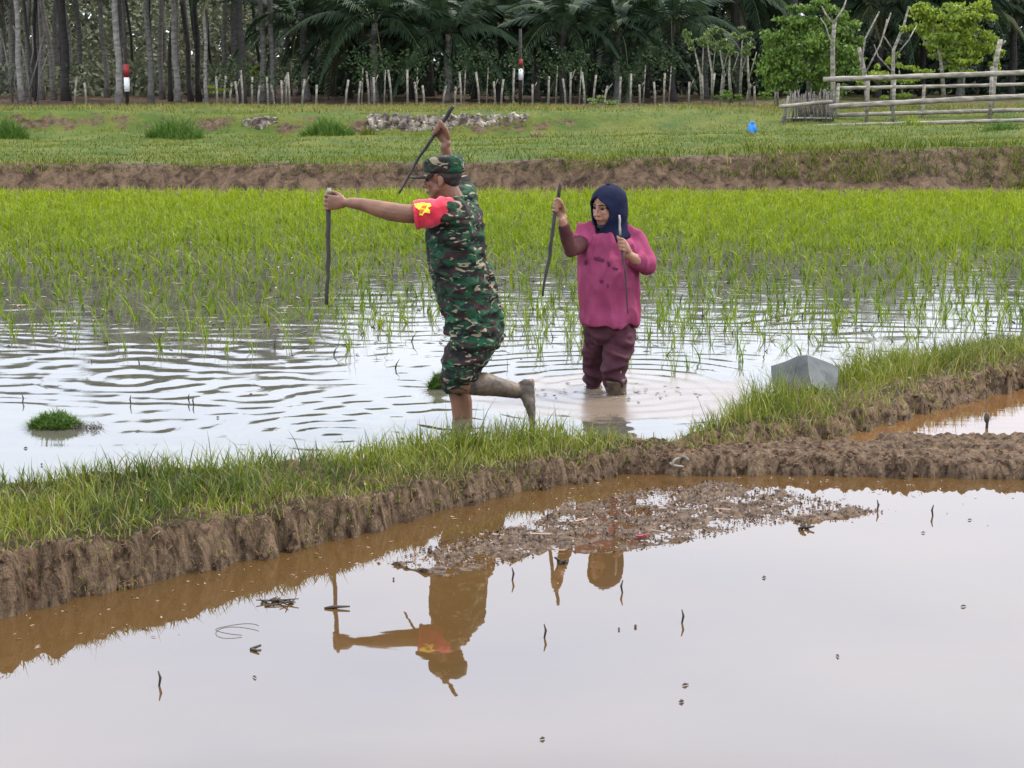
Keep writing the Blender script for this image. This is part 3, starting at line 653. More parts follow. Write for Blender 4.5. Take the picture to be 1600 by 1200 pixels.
# ------------------------------------------------------------------ far terrace grass
n = 170000; gx = rng.uniform(-17, 17, n); gy = 25.1 + 20.4 * rng.random(n) ** 1.5
gz = far_h(gx, gy); s_ = gx / (gy * .37)
fm = fbm(gx * .9, gy * .9, 3)
bank = (gy < 25.9)
keepg = rng.random(n) < np.where(bank, .60 + .35 * ss(s_ * 2), .85) * np.clip(.75 + 1.1 * fm, .1, 1)
gx, gy, gz, s_, fm = [a[keepg] for a in (gx, gy, gz, s_, fm)]; n = len(gx)
dryf = np.clip(.12 + .9 * np.exp(-((gy - 35.6) / .9) ** 2) * ss((s_ + .1) * 4) + .5 * ss((gy - 36.5) / 1.2) + .3 * fbm(gx * .5, gy * .8, 2), 0, .95)
tt = np.where(rng.random(n) < dryf, .8 + .2 * rng.random(n), .1 + .5 * rng.random(n) + .4 * fm)
hh = rng.uniform(.03, .085, n) * (1 + .7 * ss((gy - 36) / 2) + (gy < 26.4) * (.5 + 1.3 * ss(s_ * 2)))
v, f, t = blade_arrays(np.stack([gx, gy, gz - .01], 1), hh, rng.uniform(.008, .018, n), rng.normal(size=(n, 2)) * hh[:, None] * .6, np.clip(tt, 0, 1), seg=2)
tag(meshobj('terrace_grass', v, f, M['grass_far'], attr={'tint': t}), 'short rough grass, green and straw coloured, on the far terraces', kind='stuff', cat='grass')
def tuft(name, px, py, D, wpx, hpx, m, label, n=1500, cat='grass clump', group=None):
    X = XD(px, D); z = float(far_h(np.array([X]), np.array([D]))[0]); rx = wpx / F * D / 2; hh = hpx / F * D
    a = rng.uniform(0, 6.28, n); r = np.sqrt(rng.random(n)); x = X + r * np.cos(a) * rx; y = D + r * np.sin(a) * rx * .7
    h_ = hh * (1.05 - .75 * r ** 1.5) * rng.uniform(.35, 1.15, n)
    v, f, t = blade_arrays(np.stack([x, y, far_h(x, y) - .02], 1), h_, rng.uniform(.010, .022, n), rng.normal(size=(n, 2)) * h_[:, None] * .38, rng.random(n), seg=3)
    e = empty(name, (X, D, z)); o = meshobj(name, v - np.array([X, D, z]), f, m, attr={'tint': t}); bpy.data.objects.remove(e)
    o.location = (X, D, z); tag(o, label, cat, group)
tuft('reed_clump', 8, 215, 34.2, 70, 42, M['reed'], 'tall green reed clump at the left end of the far terrace')
tuft('reed_clump', 272, 218, 34.2, 92, 40, M['reed'], 'wide mound of tall green reeds on the far terrace below the tree trunks')
tuft('reed_clump', 512, 214, 34.0, 84, 36, M['reed'], 'dense green reed mound on the far terrace beside the raised stick')
tuft('grass_clump', 575, 214, 34.2, 26, 24, M['grass_far'], 'small pale green tuft right beside the reed mound', 260)
tuft('reed_clump', 1565, 210, 31.5, 60, 22, M['reed'], 'low dark green tuft on the bank below the bamboo rails', 600)
tuft('reed_clump', 1425, 196, 34.0, 34, 22, M['vineleaf'], 'small bright green weed growing up through the bamboo rails', 160)
tuft('dry_grass_clump', 838, 205, 33.8, 30, 14, M['straw'], 'pale straw heap lying on the terrace below the rubble wall', 160, 'dry grass')
# ------------------------------------------------------------------ rubble retaining walls
def rubble(px0, px1, D, z0, z1, label, n):
    X0, X1 = XD(px0, D), XD(px1, D); b = MB()
    for i in range(n):
        x = random.uniform(X0, X1); z = random.uniform(z0, z1) ; y = D + (z - z0) * .8 + random.uniform(-.05, .05)
        r = Matrix.Rotation(random.uniform(-.5, .5), 3, 'Y') @ Matrix.Rotation(random.uniform(0, 3), 3, 'Z')
        s = random.uniform(.05, .115); b.box((x, y, z), s * random.uniform(.6, 1.2), s, s * random.uniform(.8, 1.5), r, .22)
    e = (0.5 * (X0 + X1), D, z0); o = b.build('rubble_wall', M['stone'], None, smooth=False)
    o.data.transform(Matrix.Translation((-e[0], -e[1], -e[2]))); o.location = e; tag(o, label, 'stone wall')
rubble(575, 828, 35.7, .38, .72, 'long rubble retaining wall of pale stones behind the raised stick', 330)
rubble(378, 450, 35.9, .40, .66, 'short stretch of rubble stone wall between the two green reed mounds', 80)
rubble(55, 125, 35.9, .38, .60, 'broken dark stones in the terrace step beside the leftmost reeds', 60)
# ------------------------------------------------------------------ palm grove
FGND = lambda x, y: float(far_h(np.array([x]), np.array([y]))[0])
def frond(L, droop, nl=34, lw=.035, seed=0):
    r = np.random.default_rng(seed); V = []; Fc = []; T = []; o = 0
    t = np.linspace(0, 1, 10); x = L * t * (1 - .16 * droop * t); z = L * (.32 * t * (1.1 - droop * .5) - droop * .62 * t ** 2.2)
    w = .028 * (1 - t * .8)
    for i in range(9):
        a = [(x[i], -w[i], z[i]), (x[i], w[i], z[i]), (x[i + 1], w[i + 1], z[i + 1]), (x[i + 1], -w[i + 1], z[i + 1])]
        V += a; Fc.append((o, o + 1, o + 2, o + 3)); T += [.8] * 4; o += 4
    for i in range(nl):
        s = .16 + .84 * (i + .5) / nl; px_ = np.interp(s, t, x); pz = np.interp(s, t, z)
        ll = .85 * math.sin(math.pi * min(1, s * .72 + .22)) * (L / 3.5) * r.uniform(.85, 1.1)
        for sg in (-1, 1):
            dx = ll * .42; dy = sg * ll * .55; dzz = -ll * r.uniform(.45, .75)
            V += [(px_ - lw, 0, pz), (px_ + lw, 0, pz), (px_ + dx * .6 + lw, dy * .65, pz + dzz * .40), (px_ + dx * .6 - lw, dy * .65, pz + dzz * .40)]; Fc.append((o, o + 1, o + 2, o + 3)); o += 4
            V += [(px_ + dx * .6 - lw, dy * .65, pz + dzz * .40), (px_ + dx * .6 + lw, dy * .65, pz + dzz * .40), (px_ + dx + .006, dy, pz + dzz), (px_ + dx - .006, dy, pz + dzz)]; Fc.append((o, o + 1, o + 2, o + 3)); o += 4
            T += [r.uniform(0, .6)] * 8
    return np.array(V), np.array(Fc), np.array(T)
def palm_crown(n, L, seed):
    r = np.random.default_rng(seed); parts = []
    for i in range(n):
        q = i / n; v, f, t = frond(L * r.uniform(.85, 1.05), .55 + .9 * q + r.uniform(-.1, .1), seed=seed * 50 + i)
        el = (1 - q) * 1.05 - .15; ce, se = math.cos(el), math.sin(el); a = i * 2.4 + r.uniform(-.2, .2)
        x = v[:, 0] * ce - v[:, 2] * se; z = v[:, 0] * se + v[:, 2] * ce; y = v[:, 1]
        v = np.stack([x * math.cos(a) - y * math.sin(a), x * math.sin(a) + y * math.cos(a), z], 1)
        if q > .86 and r.random() < .5: t = np.full(len(t), 1.0)
        parts.append((v, f, np.clip(t + r.uniform(-.1, .15), 0, 1)))
    return merge(parts)
crowns = []
for i in range(4):
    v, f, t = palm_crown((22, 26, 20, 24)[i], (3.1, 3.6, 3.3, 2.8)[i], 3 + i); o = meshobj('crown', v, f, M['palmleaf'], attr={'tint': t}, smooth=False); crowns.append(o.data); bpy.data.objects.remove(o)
def palm(px, D, zc, r, label, group=None, bark='bark', lean=0., ck=None, cs=1.0, crown=True, name='coconut_palm', ly=0.):
    X = XD(px, D); z = FGND(X, D); e = empty(name, (X, D, z), label, 'palm tree', group)
    b = MB(); H = zc - z; pts = []; rr = []
    for i in range(9):
        t = i / 8; pts.append((X + lean * t ** 1.5 * H + .03 * math.sin(i * 1.7 + px), D + ly * t * H, z - .1 + (H + .1) * t)); rr.append(r * (1.25 - .35 * t + (.5 if i == 0 else 0)))
    b.tube(pts, rr, 9); b.build('trunk', M[bark], e)
    if crown:
        c = bpy.data.objects.new('crown', crowns[ck if ck is not None else random.randrange(4)]); COL.objects.link(c); c.parent = e
        c.location = Vector(pts[-1]) - e.location; c.rotation_euler = (random.uniform(-.12, .12), random.uniform(-.12, .12), random.uniform(0, 6.28)); c.scale = (cs,) * 3
    return e
# tall trunks of the grove on the left (crowns reach down into the top of the picture)
TR = [(33, 49, 6.3, .085, 'bark_pale', .0, 'reddish grey palm trunk nearest the left edge of the photo'),
      (62, 58, 6.6, .10, 'bark', .01, 'dim grey palm trunk in the thicket behind the leftmost trunk'),
      (104, 50, 5.2, .13, 'bark_dark', .0, 'dark thick palm with a low shaggy crown in the left of the grove'),
      (128, 60, 6.6, .10, 'bark', -.02, 'grey background palm just right of the dark shaggy one'),
      (168, 56, 5.0, .085, 'bark', -.06, 'leaning thin palm trunk curving toward the left, beside the pale straight trunk'),
      (187, 48, 6.6, .10, 'bark_pale', -.005, 'pale straight palm trunk just left of the left banded pole'),
      (237, 49, 6.4, .09, 'bark', -.02, 'brownish straight palm trunk right of the left banded pole'),
      (255, 62, 6.2, .10, 'bark', .03, 'dim far palm trunk between the brownish and the grey ones'),
      (277, 50, 6.4, .09, 'bark_pale', -.02, 'grey palm trunk, third right of the left banded pole'),
      (311, 52, 6.6, .085, 'bark_dark', -.01, 'dark slender trunk standing close left of the pale thin pole trunk'),
      (323, 48, 5.9, .055, 'bark_pale', .0, 'pale very thin straight trunk between the dark slender trunk and the dark spreading palm'),
      (352, 60, 6.4, .09, 'bark', .02, 'dim far palm trunk behind the first pale fence posts'),
      (379, 47.5, 4.3, .10, 'bark_dark', .0, 'black palm trunk whose crown spreads low above the first fence posts'),
      (412, 50, 6.5, .09, 'bark', .0, 'left one of two close grey trunks beside the black palm'),
      (426, 50, 6.8, .085, 'bark', .005, 'right one of two close grey trunks beside the black palm'),
      (452, 58, 6.2, .09, 'bark', .0, 'dim palm trunk right behind the pair of grey trunks'),
      (8, 60, 6.0, .10, 'bark', .02, 'dim far palm at the very left edge')]
for px, D, zc, r, bk, ln_, lb in TR: palm(px, D, zc - .1 if zc < 5.5 else zc - .7, r * .78, lb, None, bk, ln_, cs=.72 if zc > 5.5 else .66)
for i in range(20):
    palm(random.uniform(-30, 470), random.uniform(50, 64), random.uniform(5.2, 6.4), random.uniform(.04, .075), 'thin dim trunk among many in the left part of the grove', 'thin dim trunks of the left grove', random.choice(['bark', 'bark', 'bark_dark', 'bark_pale']), random.choice((-1, 1)) * random.uniform(.02, .12), cs=.5, crown=i % 2 == 0, name='slender_tree')
# low crowned palms: middle and right
PG = 'low crowned dark palms of the grove'
for i, (px, D, zc, cs) in enumerate([(478, 51, 3.6, .8), (520, 57, 4.2, .95), (545, 53, 3.1, .8), (585, 50, 3.6, .85), (640, 52, 3.5, .9), (672, 58, 4.6, 1.), (700, 50, 3.3, .9), (742, 55, 4.2, 1.), (782, 51, 3.4, .95),
                      (838, 53, 3.6, 1.), (880, 49.5, 3.5, .85), (925, 54, 3.9, 1.), (965, 50, 3.3, .85), (1010, 55, 4.0, 1.), (1050, 50, 3.6, .9), (1100, 56, 4.3, 1.), (1150, 53, 4., 1.), (1215, 57, 4.6, 1.), (1290, 55, 4.6, 1.05),
                      (1370, 54, 3.6, 1.), (1440, 57, 4.2, 1.05), (1500, 54, 3.7, 1.), (1580, 55, 4.0, 1.), (1640, 58, 4.4, 1.), (-40, 54, 5.4, 1.), (-90, 58, 5.2, 1.)]):
    palm(px, D, zc - (.15 if D > 52 else .75), .10, 'dark green coconut palm with a low drooping crown in the shaded grove', PG, 'bark_dark' if i % 3 else 'bark', random.uniform(-.03, .03), cs=cs * 1.0)
# taller palms behind, crowns above the picture
for i, px in enumerate(range(-60, 1700, 88)):
    palm(px + random.uniform(-25, 25), random.uniform(60, 68), random.uniform(5.4, 6.4), .13, 'tall palm standing in the back rows of the grove', 'tall palms in the back rows of the grove', 'bark', random.uniform(-.03, .03), cs=.85)
# the far wood behind the palms, one mass
def cloud(n, x0, x1, y0, y1, z0, z1, size, tlo=0, thi=.7, clumpy=.5):
    m_ = int(n * 2.2); x, y, z = rng.uniform(x0, x1, m_), rng.uniform(y0, y1, m_), rng.uniform(z0, z1, m_)
    k = rng.random(m_) < .55 + clumpy * 1.5 * (fbm(x * .5 + y * .3, z * .6 + 7, 3)); x, y, z = x[k][:n], y[k][:n], z[k][:n]
    return leaf_arrays(np.stack([x, y, z], 1), rng.uniform(.5, 1.1, len(x)) * size, rng.uniform(tlo, thi, len(x)))
XL = XD(470, 66)
v, f, t = merge([cloud(36000, XL, 42, 66, 76, .3, 7.2, .42, 0, .75, .2), cloud(16000, XD(470, 60), 30, 58.5, 61, .4, 2.6, .32, 0, .5), cloud(14000, XL, 42, 72, 78, 0, 7.6, .9, 0, .5, 0)])
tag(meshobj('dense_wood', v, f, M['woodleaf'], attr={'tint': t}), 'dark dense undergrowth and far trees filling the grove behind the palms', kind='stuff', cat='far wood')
v, f, t = merge([cloud(42000, -40, XL + .5, 66, 78, .2, 6.2, .30, .1, .95, .9), cloud(9000, -40, XL, 56, 60, .4, 1.7, .28, .1, 1, .6), cloud(15000, -44, XL, 80, 86, 0, 7.4, .9, 0, .8, 0)])
tag(meshobj('open_thicket', v, f, M['openleaf'], attr={'tint': t}), 'paler grey green thicket seen between the tall trunks on the left', kind='stuff', cat='thicket')
# ------------------------------------------------------------------ pale post row in front of the grove
posts = [340, 350, 359, 372, 380, 394, 403, 419, 429, 441, 447, 453, 472, 494, 577, 585, 612, 637, 652, 663, 692, 711, 721, 749, 774, 783, 802, 832, 857, 884, 891, 914, 927, 944, 968, 985, 1000, 1024, 1037, 1076, 1098, 1112, 1125, 1141, 1156, 1166, 1179, 135, 117, 540, 560, 1210, 1238]
for i, px in enumerate(posts):
    D = 45.4 + random.uniform(-.4, .5); X = XD(px, D); z = FGND(X, D); hgt = random.uniform(.50, .95) * (1.0 if px > 330 else .8); e = empty('fence_post', (X, D, z), 'pale living fence post in the row along the foot of the palm grove', 'fence post', 'pale living posts along the palm grove')
    b = MB(); l = random.uniform(-.09, .09); b.tube([(X, D, z - .05), (X + l * .3, D, z + hgt * .5), (X + l, D, z + hgt)], [.032, .026, .030], 7)
    if i % 3 == 0: b.tube([(X + l * .6, D, z + hgt * .7), (X + l + .12, D, z + hgt * 1.1)], [.014, .009], 5)
    b.build('trunk', M['post'], e)
    if i % 2 == 0:
        n = 60; c = rng.normal(size=(n, 3)) * np.array([.17, .15, .14]) + np.array([X + l, D, z + hgt + .12]); v1 = leaf_arrays(c, rng.uniform(.06, .12, n), rng.random(n) * .5); meshobj('foliage', v1[0], v1[1], M['dimleaf'], e, attr={'tint': v1[2]})
# saplings in front of the grove: dull dark green heads
for i, px in enumerate([565, 600, 650, 725, 760, 815, 868, 905, 1005, 1045]):
    D = 46.6; X = XD(px, D); z = FGND(X, D); e = empty('sapling', (X, D, z), 'thin sapling with a small dull green head just behind the pale posts', 'sapling', 'dull green saplings behind the post row')
    MB().tube([(X, D, z), (X + .05, D, z + 1.0)], [.022, .016], 6).build('trunk', M['post'], e)
    n = 170; c = rng.normal(size=(n, 3)) * np.array([.28, .25, .20]) + np.array([X, D, z + 1.15]); v1 = leaf_arrays(c, rng.uniform(.07, .14, n), rng.random(n) * .35); meshobj('foliage', v1[0], v1[1], M['dimleaf'], e, attr={'tint': v1[2]})
# ------------------------------------------------------------------ banded poles
def bpole(px, D, label, zt, bands, tip=None):
    X = XD(px, D); z = FGND(X, D); e = empty('banded_pole', (X, D, z), label, 'pole')
    MB().tube([(X, D, z - .1), (X, D, zt)], [.05, .04], 8).build('pole', M['bark_dark'], e)
    for (n, m, ya, yb, r) in bands:
        za, zb = P(px, ya, D).z, P(px, yb, D).z; MB().tube([(X + .01, D - .015, zb), (X + .01, D - .015, za)], r, 10).build(n, M[m], e)
bpole(199, 47, 'dark pole with a red band above a white band among the left palm trunks', P(197, 5, 47).z, [('red_band', 'redp', 100, 121, .075), ('white_band', 'whitep', 121, 143, .075), ('pale_rod', 'post', 75, 99, .022)])
bpole(813, 46.4, 'thin pole with small red and white bands in front of the dark middle palms', P(812, 45, 46.4).z, [('red_band', 'redp', 92, 106, .055), ('white_band', 'whitep', 107, 125, .06), ('pale_rod', 'post', 72, 92, .02)])
# ------------------------------------------------------------------ trees on the right
def branchy(name, label, px, D, trunks, blobs, lm, bark='post', leaf=.09, group=None, cat='tree', dens=1.0):
    """trunks: pixel polylines; blobs: (px, py, rx px, ry px, number of leaves)"""
    X = XD(px, D); z = FGND(X, D); e = empty(name, (X, D, z), label, cat, group); b = MB()
    for pts, r0, r1 in trunks:
        q = [P(a, c, D + random.uniform(-.15, .15)) for a, c in pts]; b.tube(q, list(np.linspace(r0, r1, len(q))), 7)
    b.build('trunk', M[bark], e)
    if blobs:
        cs_, ts = [], []
        for (a, c, rx, ry, n) in blobs:
            n = int(n * dens); c0 = P(a, c, D); sx_, sz_ = rx / F * D, ry / F * D; nb_ = max(4, n // 60)
            cc = rng.normal(size=(nb_, 3)); cc /= np.linalg.norm(cc, axis=1)[:, None]; cc *= (rng.random(nb_) ** .4)[:, None]
            cc = cc * np.array([sx_, sx_ * .8, sz_]) + np.array(c0)
            w = rng.integers(0, nb_, n); cs_.append(cc[w] + rng.normal(size=(n, 3)) * np.array([sx_, sx_, sz_ * .7]) * .14); ts.append(np.clip(rng.random(nb_)[w] * .6 + rng.random(n) * .4, 0, 1))
        c = np.concatenate(cs_); t = np.concatenate(ts); v1 = leaf_arrays(c, rng.uniform(.6, 1.2, len(c)) * leaf, t, flat=-.8)
        meshobj('crown', v1[0], v1[1], M[lm], e, attr={'tint': v1[2]})
    return e
branchy('bushy_tree', 'round dense leafy green tree standing left of the bamboo fence', 1262, 41, [([(1265, 165), (1262, 120), (1250, 70)], .07, .03), ([(1262, 120), (1290, 60)], .04, .02)],
        [(1258, 78, 62, 50, 3600), (1220, 110, 36, 34, 1500), (1300, 100, 44, 45, 2100), (1248, 28, 34, 20, 1100), (1305, 40, 36, 28, 1200), (1205, 70, 24, 22, 500), (1335, 70, 16, 20, 300), (1280, 10, 22, 10, 400)], 'treeleaf', 'bark', .11)
for k, (px, tops, lab) in enumerate([(1097, [(1085, 68, 18, 12), (1072, 55, 9, 7)], 'leftmost of the small flat topped saplings left of the round dense tree'), (1113, [(1105, 60, 22, 12)], 'second flat topped sapling from the left beside the round dense tree'),
                     (1128, [(1125, 70, 20, 13), (1120, 48, 12, 7)], 'middle flat topped sapling with a small upper tuft'), (1143, [(1140, 78, 20, 12)], 'third from the right flat topped sapling beside the round dense tree'), (1157, [(1160, 55, 16, 11)], 'flat topped sapling with the highest crown, near the round dense tree'), (1172, [(1168, 75, 14, 14)], 'flat topped sapling right up against the round dense tree')]):
    branchy('sapling', lab, px, 43, [([(px, 158), (px + random.uniform(-4, 4), 115), (tops[0][0], tops[0][1] + 8)], .038, .018), ([(px, 118), (tops[0][0] + 14, tops[0][1] + 6)], .02, .01)], [(a, b, c, d, 420) for a, b, c, d in tops], 'paleleaf', 'post', .085, cat='sapling')
branchy('vine_tree', 'yellow green tree overgrown with creepers above the bamboo fence', 1490, 40, [([(1475, 160), (1470, 90), (1455, 40)], .06, .025), ([(1470, 95), (1500, 60), (1530, 30)], .04, .015), ([(1478, 100), (1440, 60)], .03, .012)],
        [(1455, 30, 32, 26, 1300), (1500, 25, 36, 24, 1500), (1540, 20, 24, 18, 800), (1485, 70, 42, 26, 1300), (1535, 62, 26, 28, 1000), (1500, 100, 38, 14, 700), (1440, 12, 14, 12, 300), (1395, 95, 16, 18, 160), (1375, 110, 14, 12, 120), (1560, 95, 12, 22, 260)], 'vineleaf', 'post', .12)
branchy('vine_tree', 'low creeper covered shrub with bright leaves behind the top rail', 1410, 39.5, [([(1410, 150), (1405, 110)], .03, .015)], [(1400, 118, 42, 14, 700), (1360, 128, 24, 12, 350), (1450, 112, 26, 12, 350), (1395, 150, 24, 10, 240)], 'vineleaf', 'post', .09, cat='shrub')
branchy('bare_tree', 'pale bare forked trunk rising above the left end of the bamboo fence', 1301, 38, [([(1302, 175), (1301, 120), (1301, 68), (1304, 34)], .06, .042), ([(1302, 40), (1290, 22), (1284, 10)], .03, .012), ([(1303, 36), (1318, 12), (1324, -6)], .03, .012), ([(1301, 75), (1290, 40), (1282, 28)], .018, .008)], [], 'treeleaf')
branchy('bare_tree', 'pale leaning bare trunk with crossing dead branches behind the bamboo fence', 1345, 38, [([(1356, 172), (1352, 120), (1342, 74)], .058, .045), ([(1344, 110), (1352, 60), (1374, 18)], .025, .015), ([(1350, 118), (1375, 70), (1392, 20)], .022, .014)], [], 'treeleaf')
branchy('bare_tree', 'tall pale forked dead tree beside the yellow green creeper tree', 1395, 38.3, [([(1394, 178), (1395, 110), (1396, 78), (1412, 40), (1420, 10)], .05, .022), ([(1396, 80), (1380, 55), (1386, 30)], .022, .012), ([(1392, 110), (1372, 88), (1366, 70)], .018, .010), ([(1398, 90), (1420, 62), (1432, 40)], .02, .012)], [(1415, 40, 14, 14, 50)], 'vineleaf')
branchy('bare_tree', 'pale leaning stump trunk at the right end of the bamboo fence', 1550, 36.5, [([(1547, 186), (1552, 140), (1556, 95), (1563, 62)], .055, .05), ([(1560, 75), (1571, 64)], .03, .02)], [], 'treeleaf')
branchy('bare_tree', 'dead reddish brush tree with many thin twigs at the left edge of the grove', 45, 47, [([(48, 165), (44, 120), (34, 70), (20, 40)], .04, .012), ([(46, 140), (60, 90), (68, 55)], .03, .01), ([(44, 120), (52, 80), (50, 40)], .02, .01), ([(20, 160), (14, 110), (4, 60)], .03, .01), ([(58, 165), (62, 120), (76, 80)], .025, .01), ([(30, 165), (22, 130), (28, 95)], .02, .008)], [], 'treeleaf', 'bark')
branchy('shrub', 'low round green bush on the edge of the upper terrace in the middle', 945, 42, [([(945, 168), (945, 155)], .03, .02)], [(945, 158, 25, 8, 700)], 'paleleaf', 'bark', .07, cat='bush')
branchy('shrub', 'low round green bush at the foot of the flat topped saplings', 1137, 42.5, [([(1137, 162), (1137, 150)], .03, .02)], [(1137, 152, 20, 10, 600)], 'treeleaf', 'bark', .07, cat='bush')
branchy('shrub', 'small yellow green bush among the left palm trunks', 400, 52, [([(400, 158), (400, 110)], .03, .02)], [(400, 105, 16, 14, 130), (350, 138, 24, 8, 110)], 'vineleaf', 'bark', .14, cat='bush')
branchy('shrub', 'leafy undergrowth bush behind the brown brush fence', 1215, 43, [([(1215, 165), (1215, 140)], .03, .02)], [(1215, 145, 30, 12, 500)], 'treeleaf', 'bark', .07, cat='bush')
# ------------------------------------------------------------------ bamboo fence
D = 35.; X = XD(1300, D); fe = empty('bamboo_fence', (X, D, FGND(X, D)), 'weathered bamboo rail fence with five long rails on the right bank', 'fence')
def rail(a, b_, D0, D1, r, nm='rail', m='bamboo'):
    n = 14; pts = []; rr = []
    for i in range(n + 1):
        t = i / n; q = P(a[0] + (b_[0] - a[0]) * t, a[1] + (b_[1] - a[1]) * t + 1.2 * math.sin(3 * t + a[1]), D0 + (D1 - D0) * t); pts += [q]; rr += [r * (1.12 if i % 2 else .95)]
    MB().tube(pts, rr, 8).build(nm, M[m], fe)
rail((1286, 125), (1700, 108), 35, 34.2, .050); rail((1308, 138), (1700, 128), 36.6, 36.2, .035); rail((1296, 166), (1700, 147), 35, 34.2, .052)
rail((1310, 181), (1700, 167), 36.4, 36, .04); rail((1268, 199), (1700, 184), 35, 34.2, .036)
for (a, t_, b_, DD) in ((1306, 130, 197, 36.5), (1353, 118, 195, 35.7), (1394, 116, 196, 35.7), (1440, 132, 190, 36.3), (1546, 104, 190, 35.2), (1660, 100, 190, 35)):
    q0, q1 = P(a, b_ + 4, DD), P(a + 4, t_, DD); MB().tube([q0, (q0 + q1) / 2, q1], [.04, .036, .034], 7).build('post', M['post'], fe)
D = 36.; X = XD(1262, D); bf = empty('brush_fence', (X, D, FGND(X, D)), 'low fence of brown woven brushwood at the left end of the bamboo rails', 'fence')
fe = bf; rail((1218, 165), (1300, 160), 35.6, 36, .035); rail((1228, 186), (1300, 185), 36, 36, .02)
b = MB()
for i in range(110):
    a = random.uniform(1228, 1300); q = P(a, 198, 36 + random.uniform(-.1, .3)); t_ = P(a + random.uniform(-8, 8), random.uniform(138, 170), 36.1 + random.uniform(-.1, .3)); b.tube([q, t_], [.012, .008], 4)
b.build('brushwood', M['bark'], bf)
b = MB(); b.tube([P(1221, 200, 35.6), P(1232, 150, 35.8)], [.035, .03], 7); b.build('post', M['bark'], bf)
# blue bag
D = 33.5; c = P(1175, 200, D); o = MB().loft([(c + Vector((0, 0, z_)), (rx, 0, 0), (0, rx * .7, 0)) for z_, rx in ((-.13, .06), (-.09, .10), (0, .10), (.05, .07), (.08, .03), (.13, .05))], 12).build('plastic_bag', M['blue'], None, sub=1, post=wrinkle(.02, 9))
tag(o, 'bright blue plastic bag lying on the far green terrace', 'plastic bag')
# ------------------------------------------------------------------ people
def frame(yaw, pitch=0, roll=0):
    """head axes: forward, left, up; yaw 0 looks along -X (to the left of the picture), positive turns towards the camera"""
    f = Vector((-math.cos(yaw), -math.sin(yaw), 0)); u = Vector((0, 0, 1)); l = u.cross(f).normalized()
    f2 = (f * math.cos(pitch) + u * math.sin(pitch)).normalized(); u2 = f2.cross(l).normalized()
    u3 = (u2 * math.cos(roll) + l * math.sin(roll)).normalized(); l3 = u3.cross(f2).normalized()
    return f2, l3, u3
def head_into(b, c, fr, k=1.0, neck=None, ears=True):
    f, l, u = fr; q = lambda x, y, z: Vector(c) + (f * x + l * y + u * z) * k
    b.ell(q(-.008, 0, .035), .096 * k, .076 * k, .086 * k, 20, fr); b.ell(q(.028, 0, -.03), .062 * k, .058 * k, .085 * k, 16, fr)
    b.ell(q(.058, 0, -.088), .026 * k, .028 * k, .022 * k, 12, fr)
    for s in (-1, 1):
        b.tube([q(.02, .05 * s, -.045), q(.055, .02 * s, -.088)], [.022 * k, .018 * k], 8, round_=True)
        b.ell(q(.062, .036 * s, -.018), .024 * k, .022 * k, .022 * k, 10, fr)
        b.tube([q(.082, .008 * s, .022), q(.070, .042 * s, .020)], [.011 * k, .010 * k], 8, round_=True)
        if ears:
            b.ell(q(-.008, .077 * s, -.005), .017 * k, .009 * k, .031 * k, 12, (f, l, u)); b.ell(q(-.002, .080 * s, -.028), .008 * k, .008 * k, .012 * k, 8, fr)
    b.tube([q(.088, 0, .010), q(.106, 0, -.018), q(.114, 0, -.030)], [.008 * k, .0095 * k, .0125 * k], 9, round_=True)
    for s in (-1, 1): b.ell(q(.100, .011 * s, -.034), .009 * k, .007 * k, .007 * k, 8, fr)
    b.tube([q(.083, -.018, -.060), q(.093, 0, -.059), q(.083, .018, -.060)], [.007 * k, .0085 * k, .007 * k], 8, round_=True)
    b.tube([q(.080, -.015, -.069), q(.089, 0, -.070), q(.080, .015, -.069)], [.007 * k, .009 * k, .007 * k], 8, round_=True)
    if neck is not None: b.tube([q(-.02, 0, -.03), Vector(neck)], [.054 * k, .058 * k], 14, round_=True)
    return q
def face_parts(q, fr, k, par, skin):
    f, l, u = fr
    for s in (-1, 1):
        MB().ell(q(.0785, .031 * s, .004), .0105 * k, .0130 * k, .0055 * k, 12, fr).build('eye', M['eye'], par)
        MB().tube([q(.090, .013 * s, .026), q(.088, .032 * s, .031), q(.072, .050 * s, .025)], [.003 * k, .0045 * k, .0025 * k], 6, round_=True).build('eyebrow', M['hair'], par)
    MB().tube([q(.086, -.019, -.0645), q(.0985, 0, -.0645), q(.086, .019, -.0645)], [.002 * k, .0038 * k, .002 * k], 6, round_=True).build('lips', M['lip'], par)
